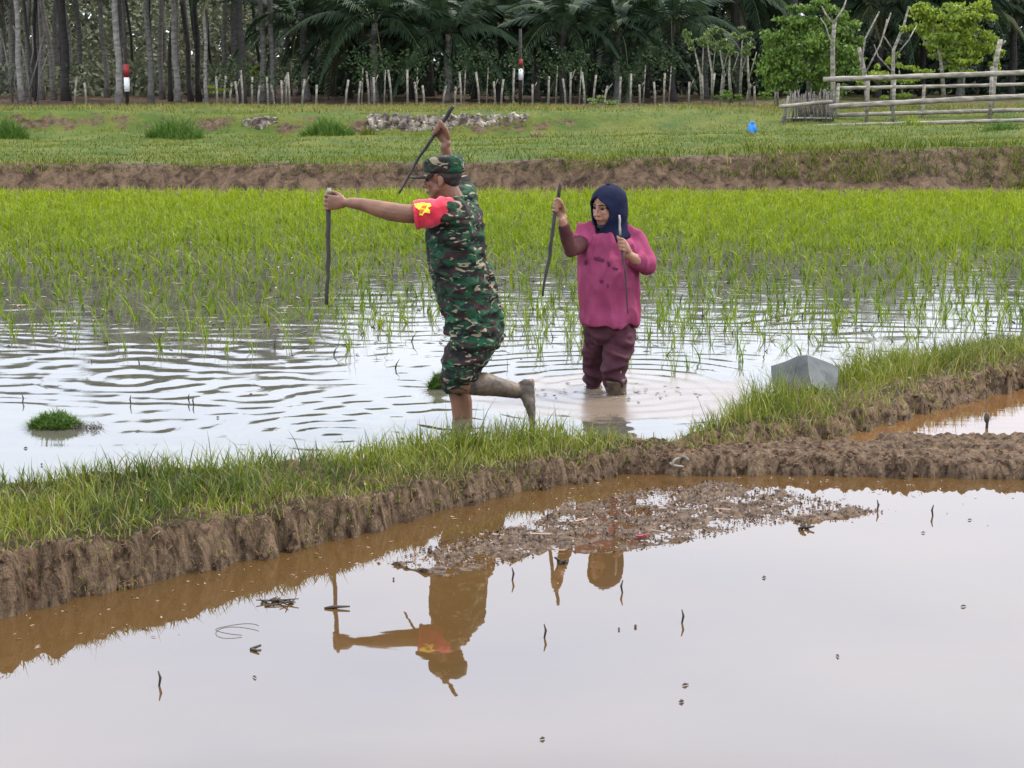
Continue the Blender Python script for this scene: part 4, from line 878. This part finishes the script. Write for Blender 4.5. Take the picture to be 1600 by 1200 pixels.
def hand_into(b, C, s, w, side, rs, k=1.0, wrist=None):
    """hand closed round a stick: C grip centre, s stick direction (towards the thumb), w from stick to wrist"""
    s = Vector(s).normalized(); w = Vector(w).normalized(); w = (w - s * w.dot(s) * .45).normalized(); t = s.cross(w).normalized() * side; C = Vector(C)
    q = lambda a, bb, c: C + w * a * k + t * bb * k + s * c * k
    kn = rs / k + .012
    # palm: a flat slab from the wrist to the knuckles, lying against the stick
    b.loft([(q(.088, .004, .0), s * .024 * k, t * .015 * k), (q(.070, .010, 0), s * .030 * k, t * .016 * k), (q(.045, .016, 0), s * .037 * k, t * .016 * k), (q(.018, kn + .002, 0), s * .039 * k, t * .013 * k), (q(.006, kn + .004, 0), s * .036 * k, t * .010 * k)], 12)
    for i, (ln_, r) in enumerate(((.86, .0078), (1.0, .0086), (1.04, .0088), (.97, .0085))):   # little .. index
        o_ = (i - 1.5) * .0205; R_ = rs / k + r * .95
        ang = [78, 118, 168, 215, 258, 292]; pts = [q(.012, kn + .002, o_)] + [q(math.cos(R(a)) * R_ * (1.25 if a in (118, 215) else 1.05), math.sin(R(a)) * R_ * (1.2 if a in (118,) else 1.05), o_ * 1.02 + .002 * (i - 1.5) * math.sin(R(a))) for a in ang[:int(round(6 * ln_))]]
        b.tube(pts, [r * k * x for x in np.linspace(1.05, .82, len(pts))], 8, round_=True)
    R_ = rs / k + .010
    b.tube([q(.072, .002, .022), q(.050, -.010, .036), q(.026, -R_ * 1.15, .046), q(.002, -R_ * 1.2, .050), q(-.016, -R_ * .75, .046)], [.014 * k, .0135 * k, .0115 * k, .0098 * k, .0085 * k], 9, round_=True)
    if wrist is not None: b.tube([q(.066, .008, 0), q(.088, .003, 0), Vector(wrist)], [.018 * k, .020 * k, .0235 * k], 12, round_=True)
    return q(.10, 0, 0)
def stickobj(name, pts, rad, label, m='stick', tip=None, par=None):
    pts = [Vector(p) for p in pts]; e = empty(name, pts[-1], label, 'stick'); n = 18; L = []; rr = []
    for i in range(n + 1):
        t = i / n * (len(pts) - 1); a = min(int(t), len(pts) - 2); p = pts[a].lerp(pts[a + 1], t - a); L.append(p + Vector((random.gauss(0, .0018), random.gauss(0, .0018), 0)))
        rr.append(np.interp(i / n, np.linspace(0, 1, len(rad)), rad) * random.uniform(.88, 1.12))
    MB().tube(L, rr, 9).build('shaft', M[m], e)
    if tip:
        i0, i1, mt = tip; q = [p for p in L[i0:i1]]; MB().tube(q, [r * 1.08 for r in rr[i0:i1]], 9).build('peeled_tip', M[mt], e)
    return e
V3 = Vector
# ================= the man
Y0 = 8.95
man = empty('person', (MANX.x, Y0, -.2), 'man in camouflage uniform and cap striding through water, a stick in each hand', 'person')
b = MB()
hf = frame(R(-14), R(-3), R(0)); hc_ = P(692, 281, Y0)
mq = head_into(b, hc_, hf, .93, P(716, 325, Y0 + .01))
# left arm (towards the camera) stretched forward to the first stick
Gl = P(514, 316, 8.86); stk1 = [P(514.5, 294, 8.86), P(514, 316, 8.86), P(513, 390, 8.85), P(511, 476, 8.84)]
Rs1 = P(704, 332, Y0 - .17); El = P(632, 334, 8.74); Wl = P(549, 317, 8.83)
b.tube([Rs1, P(668, 334, 8.76), El, P(612, 331, 8.75), P(590, 326, 8.77), P(568, 320, 8.80), Wl], [.058, .054, .0475, .0485, .043, .033, .0285], 14, round_=True)
hand_into(b, Gl, stk1[0] - stk1[2], Wl - Gl, -1, .0115, 1.02, Wl)
# right arm raised behind the head
Gr = P(684, 203, Y0 + .33); d2 = (P(708, 166, Y0 + .30) - P(622, 302, Y0 + .42)); Wr = P(695, 229, Y0 + .345)
Rs2 = P(722, 325, Y0 + .17); Er = P(712, 282, Y0 + .42)
b.tube([Rs2, P(720, 303, Y0 + .31), Er, P(703, 256, Y0 + .385), Wr], [.055, .052, .044, .036, .024], 14, round_=True)
hand_into(b, Gr, d2, Wr - Gr, 1, .009, 1.0, Wr)
# trunk and legs
b.loft([(P(712, 318, Y0), (.06, 0, 0), (0, .10, 0)), (P(712, 340, Y0), (.11, 0, 0), (0, .18, 0)), (P(716, 380, Y0), (.12, 0, 0), (0, .165, 0)), (P(722, 425, Y0), (.105, 0, 0), (0, .14, 0)), (P(735, 465, Y0), (.10, 0, 0), (0, .14, 0)), (P(742, 500, Y0), (.09, 0, 0), (0, .13, 0)), (P(744, 520, Y0), (.07, 0, 0), (0, .12, 0))], 20)
KL = P(713, 598, Y0 - .10); AL = P(808, 611, Y0 - .04); KR = P(715, 603, Y0 + .11); AR = P(728, 688, Y0 + .12)
b.tube([P(746, 535, Y0 - .09), P(734, 555, Y0 - .11), KL], [.075, .070, .054], 16, round_=True)
b.tube([KL, P(732, 599, Y0 - .09), P(757, 600, Y0 - .08), P(785, 606, Y0 - .06), AL], [.054, .056, .058, .043, .036], 16, round_=True)
b.tube([P(744, 535, Y0 + .09), P(731, 555, Y0 + .11), KR], [.075, .070, .054], 16, round_=True)
b.tube([KR, P(721, 628, Y0 + .115), P(723, 655, Y0 + .12), AR], [.060, .058, .054, .040], 16, round_=True)
# feet: left foot hangs toes-down behind, right foot stands on the bed
def foot_into(b, A, toe, sole, k=1.0):
    d = (Vector(toe) - Vector(A)).normalized(); n_ = Vector(sole); n_ = (n_ - d * n_.dot(d)).normalized(); sd = d.cross(n_)
    q = lambda a, bb, c: Vector(A) + d * a * k + sd * bb * k + n_ * c * k
    b.loft([(q(-.048, 0, .020), sd * .018 * k, n_ * .024 * k), (q(-.035, 0, .012), sd * .031 * k, n_ * .040 * k), (q(0, 0, .006), sd * .034 * k, n_ * .044 * k), (q(.06, 0, .016), sd * .038 * k, n_ * .034 * k), (q(.12, 0, .026), sd * .045 * k, n_ * .022 * k), (q(.155, 0, .030), sd * .044 * k, n_ * .016 * k)], 14)
    for i, (yy, ll, r) in enumerate(((-.033, .045, .0125), (-.014, .040, .0095), (.002, .036, .009), (.017, .031, .0085), (.031, .024, .008))):
        b.tube([q(.145, yy, .031), q(.150 + ll * .6, yy * 1.05, .033), q(.150 + ll, yy * 1.05, .037)], [r * k, r * k, r * .85 * k], 8, round_=True)
FA = P(820, 607, Y0 - .04); foot_into(b, FA, P(823, 668, Y0 - .09), (1, .15, .1), .95)
foot_into(b, AR, AR + V3((-.2, .02, -.02)), (0, 0, -1), 1.0)
b.build('body', M['skin_m'], man, remesh=.0055, sm=3)
face_parts(mq, hf, .93, man, 'skin_m')
# mud drying on the raised shin and foot
b = MB()
b.tube([P(741, 600, Y0 - .088), P(757, 600, Y0 - .08), P(785, 606, Y0 - .06), AL], [.060, .0625, .048, .041], 16, round_=True); foot_into(b, FA, P(823, 668, Y0 - .09), (1, .15, .1), 1.04)
b.build('mud_coating', M['mudskin'], man, remesh=.007, sm=3, post=wrinkle(.0025, 30, seed=3))
# hair
f, l, u = hf; b = MB(); b.ell(mq(-.020, 0, .030), .084, .0735, .066, 20, hf); b.ell(mq(-.052, 0, -.006), .042, .054, .038, 14, hf)
b.build('hair', M['hair'], man, remesh=.006, sm=3)
# shirt
b = MB(); wr = lambda px, py, hw, hd, tl=0, Y=Y0: (P(px, py, Y), V3((hw / F * Y, 0, tl)), V3((0, hd, 0)))
b.loft([wr(711, 311, 20, .085, -.01), wr(712, 319, 32, .145, -.01), wr(711, 331, 39, .195), wr(710, 350, 43, .205), wr(713, 385, 45, .195), wr(720, 425, 46.5, .185, .01), wr(729, 455, 46, .185, .01), wr(738, 485, 46, .19, .015), wr(742, 502, 46, .19, .02), wr(738, 512, 43, .185, .02)], 26)
b.tube([Rs2 + V3((0, -.03, 0)), P(722, 308, Y0 + .27), P(718, 295, Y0 + .36)], [.085, .080, .076], 16)          # right sleeve
b.tube([P(711, 334, Y0 - .10), P(700, 334, Y0 - .17)], [.080, .074], 16, round_=True)
b.build('shirt', M['camo'], man, remesh=.009, sm=4, post=wrinkle(.020, 8, (.75, 1, 1.7), 2))
b = MB(); b.tube([P(722, 313, Y0 - .005), P(699, 309, Y0 - .02), P(690, 312, Y0 + .0)], [.018, .017, .014], 10, round_=True); b.tube([P(725, 309, Y0 + .05), P(727, 309, Y0 - .05), P(712, 314, Y0 - .08), P(697, 316, Y0 - .06)], [.016] * 4, 10, round_=True)
b.build('collar', M['camo'], man, remesh=.007, sm=2)
b = MB(); slv = [P(700, 325, Y0 - .130), P(689, 328, Y0 - .175), P(670, 333, Y0 - .20), P(649, 336, Y0 - .208)]
b.tube(slv, [.060, .068, .070, .070], 20)
sl_o = b.build('red_sleeve', M['red'], man, remesh=.0075, sm=3, post=wrinkle(.009, 13, (1.6, 1, .8), seed=8))
def decal(shell, name, m, polys, par, Yfrom, off=.004, step=1.6):
    """printed shapes: pixel polygons laid onto the cloth surface"""
    bm = bmesh.new(); bm.from_mesh(shell.data); bm.transform(Matrix.Translation(shell.parent.location)); tr = BVHTree.FromBMesh(bm); bm.free(); V = []; Fc = []
    org = V3((0, 0, CAMH))
    for poly in polys:
        xa, xb, ya, yb = min(p[0] for p in poly), max(p[0] for p in poly), min(p[1] for p in poly), max(p[1] for p in poly)
        nx_, ny_ = max(2, int((xb - xa) / step)), max(2, int((yb - ya) / step)); gx_ = np.linspace(xa, xb, nx_ + 1); gy_ = np.linspace(ya, yb, ny_ + 1)
        vid = {}
        for i in range(nx_):
            for j in range(ny_):
                cx, cy = (gx_[i] + gx_[i + 1]) / 2, (gy_[j] + gy_[j + 1]) / 2
                if not inside(np.array([cx]), np.array([cy]), poly)[0]: continue
                q = []
                for (a, c) in ((i, j), (i + 1, j), (i + 1, j + 1), (i, j + 1)):
                    if (a, c) not in vid:
                        d = ray(gx_[a], gy_[c]).normalized(); h = tr.ray_cast(org, d)
                        if h[0] is None: q = None; break
                        vid[(a, c)] = len(V); V.append(h[0] - d * off)
                    q.append(vid[(a, c)])
                if q: Fc.append(tuple(q))
    if Fc:
        if name == 'print' and len(polys) > 1:
            for q in polys: decal(shell, name, m, [q], par, Yfrom, off, step)
            return
        o = meshobj(name, [tuple(v) for v in V], Fc, m, par); md = o.modifiers.new('t', 'SOLIDIFY'); md.thickness = .0015; return o
decal(sl_o, 'emblem', M['yellow'], [[(646, 319), (660, 317), (672, 318), (674, 322), (668, 325), (672, 329), (671, 334), (664, 332), (660, 337), (655, 336), (657, 329), (650, 325)]], man, 0, step=.8)
decal(sl_o, 'emblem_mark', M['orange'], [[(660, 321), (668, 321), (664, 326), (658, 324)], [(657, 326), (663, 328), (659, 334), (655, 331)]], man, 0, .0065, .6)
b = MB(); b.loft([wr(740, 507, 47, .190, .02), wr(738, 511, 46.5, .190, .02), wr(737, 515, 45, .186, .02)], 30)
b.build('shirt_hem', M['camo'], man, remesh=.008, sm=1, post=wrinkle(.008, 9, seed=2))
b = MB(); b.tube([P(652, 336, Y0 - .208), P(647, 336.5, Y0 - .209)], [.075, .074], 22); b.build('sleeve_hem', M['red'], man, remesh=.006, sm=1)
# trousers, rolled up to the knee
b = MB(); b.loft([wr(742, 490, 40, .155), wr(747, 508, 40, .165), wr(748, 525, 40, .17), wr(744, 540, 36, .15)], 24)
b.tube([P(752, 505, Y0 - .09), P(743, 526, Y0 - .10), P(733, 546, Y0 - .105), P(722, 568, Y0 - .11), P(716, 588, Y0 - .105), P(711, 606, Y0 - .10)], [.118, .119, .112, .104, .095, .074], 20)
b.tube([P(752, 508, Y0 + .09), P(740, 535, Y0 + .10), P(726, 565, Y0 + .11), P(716, 592, Y0 + .11), P(715, 612, Y0 + .11)], [.112, .110, .098, .086, .072], 20)
b.build('trousers', M['camo'], man, remesh=.009, sm=4, post=wrinkle(.020, 9, (1.2, 1, 1.2), 5))
# cap
b = MB(); cq = lambda x, y, z: mq(x, y, z)
cs_ = lambda x, z, rx, ry, tl=0: (cq(x, 0, z), (f * rx + u * tl), l * ry)
b.loft([cs_(-.012, .030, .106, .087, .004), cs_(-.012, .060, .108, .089, .004), cs_(-.014, .100, .108, .088), cs_(-.014, .122, .102, .082, -.004), cs_(-.014, .130, .085, .068, -.004), cs_(-.014, .133, .04, .035)], 26)
cap_o = b.build('cap', M['camo'], man, sub=1, post=wrinkle(.004, 14, seed=4))
V = []; Fc = []
for i in range(13):
    a = R(-66 + 132 * i / 12)
    for j in range(5):
        r = j / 4; x = -.012 + math.cos(a) * (.100 + .100 * r * (math.cos(a) ** .4)); y = math.sin(a) * (.082 + .006 * r); V.append(tuple(cq(x, y, .036 - .014 * r - .012 * (1 - math.cos(a)) * r)))
for i in range(12):
    for j in range(4): k0 = i * 5 + j; Fc.append((k0, k0 + 1, k0 + 6, k0 + 5))
o = meshobj('brim', V, Fc, M['camo'], cap_o if False else man); md = o.modifiers.new('s', 'SOLIDIFY'); md.thickness = .006
# sticks held by the man
stickobj('stick', stk1, [.0085, .0115, .0125, .011, .0095], 'straight dark stick held upright in the man\'s outstretched left hand', tip=(0, 3, 'stick_pale'))
stickobj('stick', [P(708, 166, Y0 + .30), P(684, 203, Y0 + .33), P(655, 246, Y0 + .375), P(623, 302, Y0 + .42)], [.0115, .010, .0095, .008, .0055], 'curved dark stick raised overhead in the man\'s right hand')
# ================= the woman
Y1 = 9.85
wom = empty('person', (WOMX.x, Y1, -.25), 'woman in pink shirt and navy headscarf wading in the field, holding two thin sticks', 'person')
b = MB(); wf = frame(R(44), R(-8), R(2)); wc = P(949, 323, Y1 - .02)
for s_i in (-1, 1): b.ell(wc + (wf[0] * .040 + wf[1] * .030 * s_i - wf[2] * .042) * .93, .040, .036, .042, 12, wf)
wq = head_into(b, wc, wf, .93, P(954, 368, Y1 + .02), ears=False)
wr1 = lambda px, py, hw, hd, tl=0: (P(px, py, Y1), V3((hw / F * Y1, 0, tl)), V3((0, hd, 0)))
b.loft([wr1(952, 362, 20, .07), wr1(951, 375, 36, .085), wr1(951, 410, 38, .105), wr1(951, 450, 37, .105), wr1(952, 490, 36, .11), wr1(952, 512, 32, .10), wr1(952, 528, 20, .07)], 20)
# her right arm (left in the picture) raised with a stick
G1 = P(869, 324, Y1 - .24); W1 = P(878, 344, Y1 - .22); E1 = P(893, 391, Y1 - .17); S1 = P(914, 366, Y1 + .0)
b.tube([S1, P(903, 384, Y1 - .09), E1, P(886, 370, Y1 - .19), W1], [.046, .043, .040, .037, .025], 14, round_=True)
sk1 = [P(876, 286, Y1 - .235), G1, P(858, 400, Y1 - .245), P(847, 463, Y1 - .25)]
hand_into(b, G1, sk1[0] - sk1[2], W1 - G1, 1, .010, .92, W1)
# her left arm bent up in front of the chest
S2 = P(985, 372, Y1 + .02); E2 = P(1011, 415, Y1 - .06); G2 = P(971, 383, Y1 - .27); W2 = P(981, 398, Y1 - .23)
b.tube([S2, P(1002, 395, Y1 - .01), E2, P(998, 409, Y1 - .13), W2], [.046, .044, .040, .036, .025], 14, round_=True)
sk2 = [P(967, 336, Y1 - .25), G2, P(977, 430, Y1 - .275), P(981, 490, Y1 - .27)]
hand_into(b, G2, sk2[0] - sk2[2], W2 - G2, -1, .007, .92, W2)
LH = [P(930, 508, Y1 + .03), P(927, 558, Y1 + .06), P(929, 615, Y1 + .10), P(931, 668, Y1 + .12)]; RH = [P(973, 508, Y1 - .03), P(962, 568, Y1 - .13), P(962, 612, Y1 - .10), P(964, 668, Y1 - .06)]
for H_ in (LH, RH):
    b.tube(H_, [.052, .044, .040, .034], 16, round_=True); foot_into(b, H_[3], H_[3] + V3((-.12, -.17, -.03)), (0, 0, -1), .9)
b.build('body', M['skin_w'], wom, remesh=.0055, sm=3); face_parts(wq, wf, .93, wom, 'skin_w')
b = MB()
b.loft([wr1(953, 361, 22, .075), wr1(952, 366, 34, .095), wr1(951, 377, 44, .118), wr1(951, 400, 46.5, .140), wr1(951, 425, 47, .150), wr1(951, 450, 46.5, .145), wr1(953, 475, 46.5, .155), wr1(954, 495, 46, .165), wr1(953, 506, 44, .165)], 28)
b.tube([P(928, 368, Y1), S1, P(906, 381, Y1 - .07)], [.075, .068, .062], 16, round_=False)
b.tube([P(968, 370, Y1), S2, P(1001, 394, Y1 - .01), P(1010, 413, Y1 - .05)], [.073, .069, .060, .054], 18, round_=True)
b.tube([P(1009, 412, Y1 - .06), P(998, 408, Y1 - .13), P(987, 402, Y1 - .195)], [.053, .046, .038], 16)
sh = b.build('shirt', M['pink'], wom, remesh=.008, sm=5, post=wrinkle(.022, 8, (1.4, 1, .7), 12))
decal(sh, 'print', M['print'], [[(928, 402), (936, 401), (944, 405), (943, 409), (934, 407), (929, 406)], [(948, 408), (952, 409), (954, 416), (950, 416)], [(912, 408), (917, 405), (918, 412), (914, 414)], [(957, 417), (966, 419), (965, 422), (958, 421)], [(937, 437), (943, 438), (942, 443), (938, 442)], [(948, 444), (951, 444), (951, 450), (949, 450)]], wom, 0, .004, .8)
b = MB(); b.tube([P(908, 378, Y1 - .06), P(903, 385, Y1 - .10), E1, P(886, 370, Y1 - .19), P(880, 350, Y1 - .218)], [.050, .047, .044, .039, .030], 16, round_=False)
b.build('sleeve', M['armcloth'], wom, remesh=.007, sm=3, post=wrinkle(.004, 10, seed=21))
b = MB(); b.loft([wr1(952, 488, 38, .12), wr1(952, 508, 40, .135), wr1(952, 522, 38, .13), wr1(951, 535, 30, .10)], 22)
b.tube([P(935, 515, Y1 + .02), P(929, 545, Y1 + .05), P(928, 580, Y1 + .075), P(929, 607, Y1 + .09)], [.080, .072, .060, .052], 18)
b.tube([P(970, 515, Y1 - .02), P(967, 545, Y1 - .09), P(960, 572, Y1 - .13), P(961, 600, Y1 - .11)], [.084, .080, .070, .058], 18)
b.build('trousers', M['maroon'], wom, remesh=.008, sm=4, post=wrinkle(.022, 9, (1, 1, 1.4), 31))
b = MB(); b.tube([P(961, 590, Y1 - .117), P(962, 604, Y1 - .105), P(963, 622, Y1 - .10)], [.066, .062, .058], 16); b.build('muddy_hem', M['mudskin'], wom, remesh=.007, sm=2, post=wrinkle(.004, 14, seed=6))
# headscarf: a cloth shell with an opening for the face, falling over the neck
V = []; Fc = []; f, l, u = wf; NA = 56; zs = [.1335, .130, .118, .10, .082, .064, .046, .028, .010, -.008, -.026, -.044, -.062, -.080, -.098, -.112, -.13, -.15, -.172, -.192]
def prof(z):
    if z > -.03: t = min(1, (z - .02) / .114); r = math.sqrt(max(.0, 1 - max(0, t) ** 2.3)) if t > 0 else 1; return .122 * r, .098 * r, -.020
    if z > -.112: k = ss(np.array((-.03 - z) / .08)); return .122 - .006 * k, .098 - .008 * k, -.020
    k = float(ss(np.array((-.112 - z) / .08))); return .116 + .022 * k, .090 + .042 * k, -.020 - .015 * k
for z in zs:
    rx, ry, cx = prof(z); op = math.sqrt(max(0, 1 - ((z + .022) / .092) ** 2)) * R(50)
    for i in range(NA + 1):
        a = op + (2 * math.pi - 2 * op) * i / NA; lip = .006 * math.exp(-min(i, NA - i) / 2.) if op > 0 else 0
        V.append(tuple(wq(cx + math.cos(a) * (rx + lip), math.sin(a) * (ry + lip), z - (.015 * math.cos(a) if z < -.11 else 0))))
n1 = NA + 1
for j in range(len(zs) - 1):
    for i in range(NA): k0 = j * n1 + i; Fc.append((k0, k0 + 1, k0 + n1 + 1, k0 + n1))
    if abs(zs[j] + .022) >= .092 and abs(zs[j + 1] + .022) >= .092: pass
Fc.append(tuple(range(0, NA)))
o = meshobj('headscarf', V, Fc, M['navy'], wom); md = o.modifiers.new('s', 'SOLIDIFY'); md.thickness = .007; md.offset = 1
dg = bpy.context.evaluated_depsgraph_get(); me = bpy.data.meshes.new_from_object(o.evaluated_get(dg)); o.modifiers.clear(); o.data = me; wrinkle(.005, 8, (1, 1, 1.8), 40)(o)
# dark under-scarf filling the shade round the face and throat
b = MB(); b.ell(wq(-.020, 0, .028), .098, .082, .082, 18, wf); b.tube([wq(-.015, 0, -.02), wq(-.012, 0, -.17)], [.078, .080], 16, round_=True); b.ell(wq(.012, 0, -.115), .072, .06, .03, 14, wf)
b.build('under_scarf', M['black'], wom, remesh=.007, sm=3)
stickobj('stick', sk1, [.009, .0105, .011, .010, .006], 'long dark pointed stick held out in the woman\'s raised right hand')
stickobj('stick', sk2, [.0055, .0062, .0055, .005, .004], 'thin stick with a pale tip held in front of the woman\'s pink shirt', tip=(0, 5, 'stick_pale'))
# splash of muddy water round her legs
b = MB()
for i in range(70):
    a = random.uniform(0, 6.28); r = random.uniform(.08, .45); x, y = WOMX.x + .02 + r * math.cos(a) * 1.2, WOMX.y - .08 + r * math.sin(a) * .7; b.ell((x, y, .006 + random.random() * .02 * math.exp(-r * 5)), random.uniform(.004, .016), random.uniform(.004, .010), random.uniform(.0015, .003), 6)
o = b.build('splash', water_mat('splash_water', (.22, .18, .14), rough=.12)); tag(o, 'muddy splash drops round the woman\'s shins', 'splash', kind='stuff')
# ------------------------------------------------------------------ bundles, sack, small things
def bundle(px, py, wpx, hpx, label, n, tail=True):
    g = G(px, py); rx = wpx / F * g.y / 2; hh = hpx / F * g.y; e = empty('seedling_bundle', (g.x, g.y, 0), label, 'seedling bundle')
    a = rng.uniform(0, 6.28, n); r = np.sqrt(rng.random(n)); x = g.x + r * np.cos(a) * rx * .85; y = g.y + r * np.sin(a) * rx * .5; z = hh * .75 * (1 - r ** 2) * rng.random(n)
    h_ = rng.uniform(.03, .10, n); v, f_, t = blade_arrays(np.stack([x, y, z], 1), h_ * .55, rng.uniform(.003, .006, n), np.stack([rng.normal(.0, .04, n), rng.normal(0, .03, n)], 1), rng.random(n) * .8, seg=3)
    meshobj('leaves', v, f_, M['reed'], e, attr={'tint': t})
    if tail:
        n2_ = 220; x = g.x + rx * .7 + rng.random(n2_) * rx * .9; v, f_, t = blade_arrays(np.stack([x, g.y - .02 + rng.normal(0, .03, n2_), rng.uniform(0, .02, n2_)], 1), rng.uniform(.01, .03, n2_), rng.uniform(.003, .005, n2_), rng.normal(0, .03, (n2_, 2)), rng.random(n2_), seg=2); meshobj('roots', v, f_, M['debris'], e)
bundle(86, 668, 96, 30, 'bundle of cut green rice seedlings floating in the rippled water on the left', 2600)
bundle(684, 608, 34, 34, 'bundle of green rice seedlings standing in the water just left of the man\'s knee', 900, False)
# sack draped over a stump on the bund
sk = []
SP = [[(1205, 572), (1228, 566), (1248, 556), (1262, 554), (1278, 560), (1296, 568), (1310, 574)],
      [(1205, 586), (1226, 580), (1247, 572), (1262, 566), (1280, 576), (1297, 584), (1310, 592)],
      [(1208, 602), (1228, 598), (1250, 592), (1264, 584), (1282, 594), (1298, 603), (1309, 608)],
      [(1212, 620), (1232, 618), (1254, 610), (1268, 600), (1284, 612), (1296, 618), (1306, 622)]]
gY = G(1260, 615, .1).y; V = []; Fc = []
for j, row in enumerate(SP):
    for i, (a, c) in enumerate(row): V.append(tuple(P(a, c, gY + .10 - .035 * j - (.09 if i == 3 else (.04 if i in (2, 4) else -.04 * abs(i - 3) + .06)))))
for j in range(3):
    for i in range(6): k0 = j * 7 + i; Fc.append((k0, k0 + 1, k0 + 8, k0 + 7))
nf = len(V)
for (x, y, z) in list(V): V.append((x + .004, y + .035, z - .004))
Fc += [tuple(nf + q for q in f_[::-1]) for f_ in Fc[:18]]
rim = [0, 1, 2, 3, 4, 5, 6, 13, 20, 27, 26, 25, 24, 23, 22, 21, 14, 7]
for a, c in zip(rim, rim[1:] + rim[:1]): Fc.append((a, a + nf, c + nf, c))
b = MB(); b.v = V; b.f = Fc; o = b.build('sack', M['sack'], None, smooth=False, post=wrinkle(.008, 12, seed=50)); tag(o, 'crumpled grey plastic sack standing in the grass on the bund', 'sack')
# curled dry leaf at the bund foot, reed stub in the puddle, red scrap
g = P(1066, 724, G(1066, 735, .05).y); b = MB(); 
for k in range(3): b.tube([g + V3(((.030 + .011 * k) * math.cos(a), .012 * k - .01, (.034 - .008 * k) * math.sin(a) + .0)) for a in np.linspace(.4 + 1.3 * k, 1.9 + 1.5 * k, 10)], [.002] + [.006] * 8 + [.002], 6)
tag(b.build('dry_leaf', M['bamboo'], None), 'large curled pale dry leaf on the corner of the bund', 'dry leaf')
g = G(1541, 672); b = MB(); b.tube([g + V3((0, 0, -.05)), g + V3((.003, 0, .06)), g + V3((-.004, 0, .10))], [.007, .008, .004], 7); b.ell(g + V3((0, 0, .065)), .016, .014, .03, 8); tag(b.build('reed_stub', M['debris'], None), 'dark broken reed stub standing in the small right puddle', 'reed stub')
g = G(1000, 838, .012); b = MB(); b.box(g, .055, .016, .006, Matrix.Rotation(.1, 3, 'Y'), .3); b.box(g + V3((.02, .01, .004)), .03, .012, .004, Matrix.Rotation(-.3, 3, 'Y'), .3); tag(b.build('red_scrap', M['redp'], None, smooth=False), 'small dull red scrap lying in the litter of the mud shoal', 'scrap')
# floating bits on the still water
bits = [(248, 1070, 'up'), (398, 1058, 'dot'), (392, 1014, 'fork'), (850, 995, 'up'), (1065, 972, 'up'), (967, 983, 'dot'), (993, 979, 'flat'), (848, 1154, 'dot'), (1194, 902, 'dot'), (1505, 947, 'dot'), (1309, 1025, 'dot'), (1070, 1070, 'flat'), (1258, 826, 'clump'), 
        (1515, 812, 'dot'), (973, 925, 'up'), (1443, 832, 'dot'), (1065, 1096, 'dot'), (1370, 797, 'up'), (1458, 805, 'up'), (615, 905, 'flat'), (520, 950, 'long'), (205, 630, 'upf'), (296, 628, 'upf'), (303, 632, 'upf'), (392, 616, 'dotf'), (340, 652, 'dotf'), (35, 628, 'upf'), (40, 700, 'dotf'), (65, 726, 'dotf'), (880, 880, 'clump'), (800, 905, 'up')]
for px, py, kd in bits:
    g = G(px, py, .003 if 'f' not in kd[2:] else .008); b = MB(); nm, lb, ct = 'leaf_scrap', 'small dark leaf scrap floating on the still brown water', 'leaf scrap'
    if kd.startswith('up'): b.tube([g + V3((0, 0, -.01)), g + V3((.006 * random.choice((-1, 1)), 0, .022)), g + V3((.0, 0, .045))], [.003, .0045, .002], 6); nm, lb, ct = 'water_weed', 'short dark stem poking up out of the still water', 'water weed'
    elif kd == 'fork': b.tube([g, g + V3((.03, .02, .006))], [.005, .004], 6); b.tube([g, g + V3((.03, -.025, .003))], [.006, .003], 6); lb = 'forked dark scrap floating left of the man\'s reflected stick'
    elif kd == 'clump':
        for i in range(6): b.tube([g + V3((random.gauss(0, .012), random.gauss(0, .01), 0)), g + V3((random.gauss(0, .02), random.gauss(0, .01), random.uniform(.004, .03)))], [.006, .004], 6)
        nm, lb, ct = 'mud_clump', 'little dark clump of mud and weed beside the shoal', 'mud clump'
    elif kd == 'long': b.tube([g + V3((-.03, 0, 0)), g + V3((.0, .004, .003)), g + V3((.06, .0, .006))], [.003, .006, .003], 6); lb = 'long thin dark scrap floating below the outstretched stick reflection'
    else:
        an_ = random.uniform(0, 3.1); q0 = V3((math.cos(an_), math.sin(an_), 0)); b.tube([g - q0 * .010, g + V3((0, 0, .003)), g + q0 * random.uniform(.006, .016)], [.001, random.uniform(.003, .0055), .001], 6)
    if kd in ('upf', 'dotf'): lb = 'dark stub poking out of the rippled water near the floating bundle'; nm = 'weed_stub'; ct = 'weed stub'
    o = b.build(nm, M['debris'], None); o.data.transform(Matrix.Translation(-g)); o.location = g
    tag(o, lb, ct, {'water_weed': 'stems in the still water', 'leaf_scrap': 'leaf scraps on the still water', 'mud_clump': 'weed clumps by the shoal', 'weed_stub': 'stubs in the rippled water'}[nm] if kd not in ('fork', 'long') else None)
# twig clump on the still water by the bank and a looping dead stem
g = G(432, 943); b = MB()
for i in range(12): b.tube([g + V3((random.uniform(-.06, .06), random.gauss(0, .02), .002)), g + V3((random.uniform(-.08, .08), random.gauss(0, .02), random.uniform(.005, .018)))], [.0032, .002], 6)
tag(b.build('twig_clump', M['debris'], None), 'dark clump of twigs in the still water near the bank foot', 'twig clump')
g = G(372, 986); b = MB(); b.tube([g + V3((.075 * math.cos(a), .055 * math.sin(a), .006 + .004 * math.sin(2 * a))) for a in np.linspace(.5, 5.0, 20)], .0012, 6)
tag(b.build('looped_stem', M['debris'], None), 'thin dead stem bent into a loop on the still water', 'dead stem')
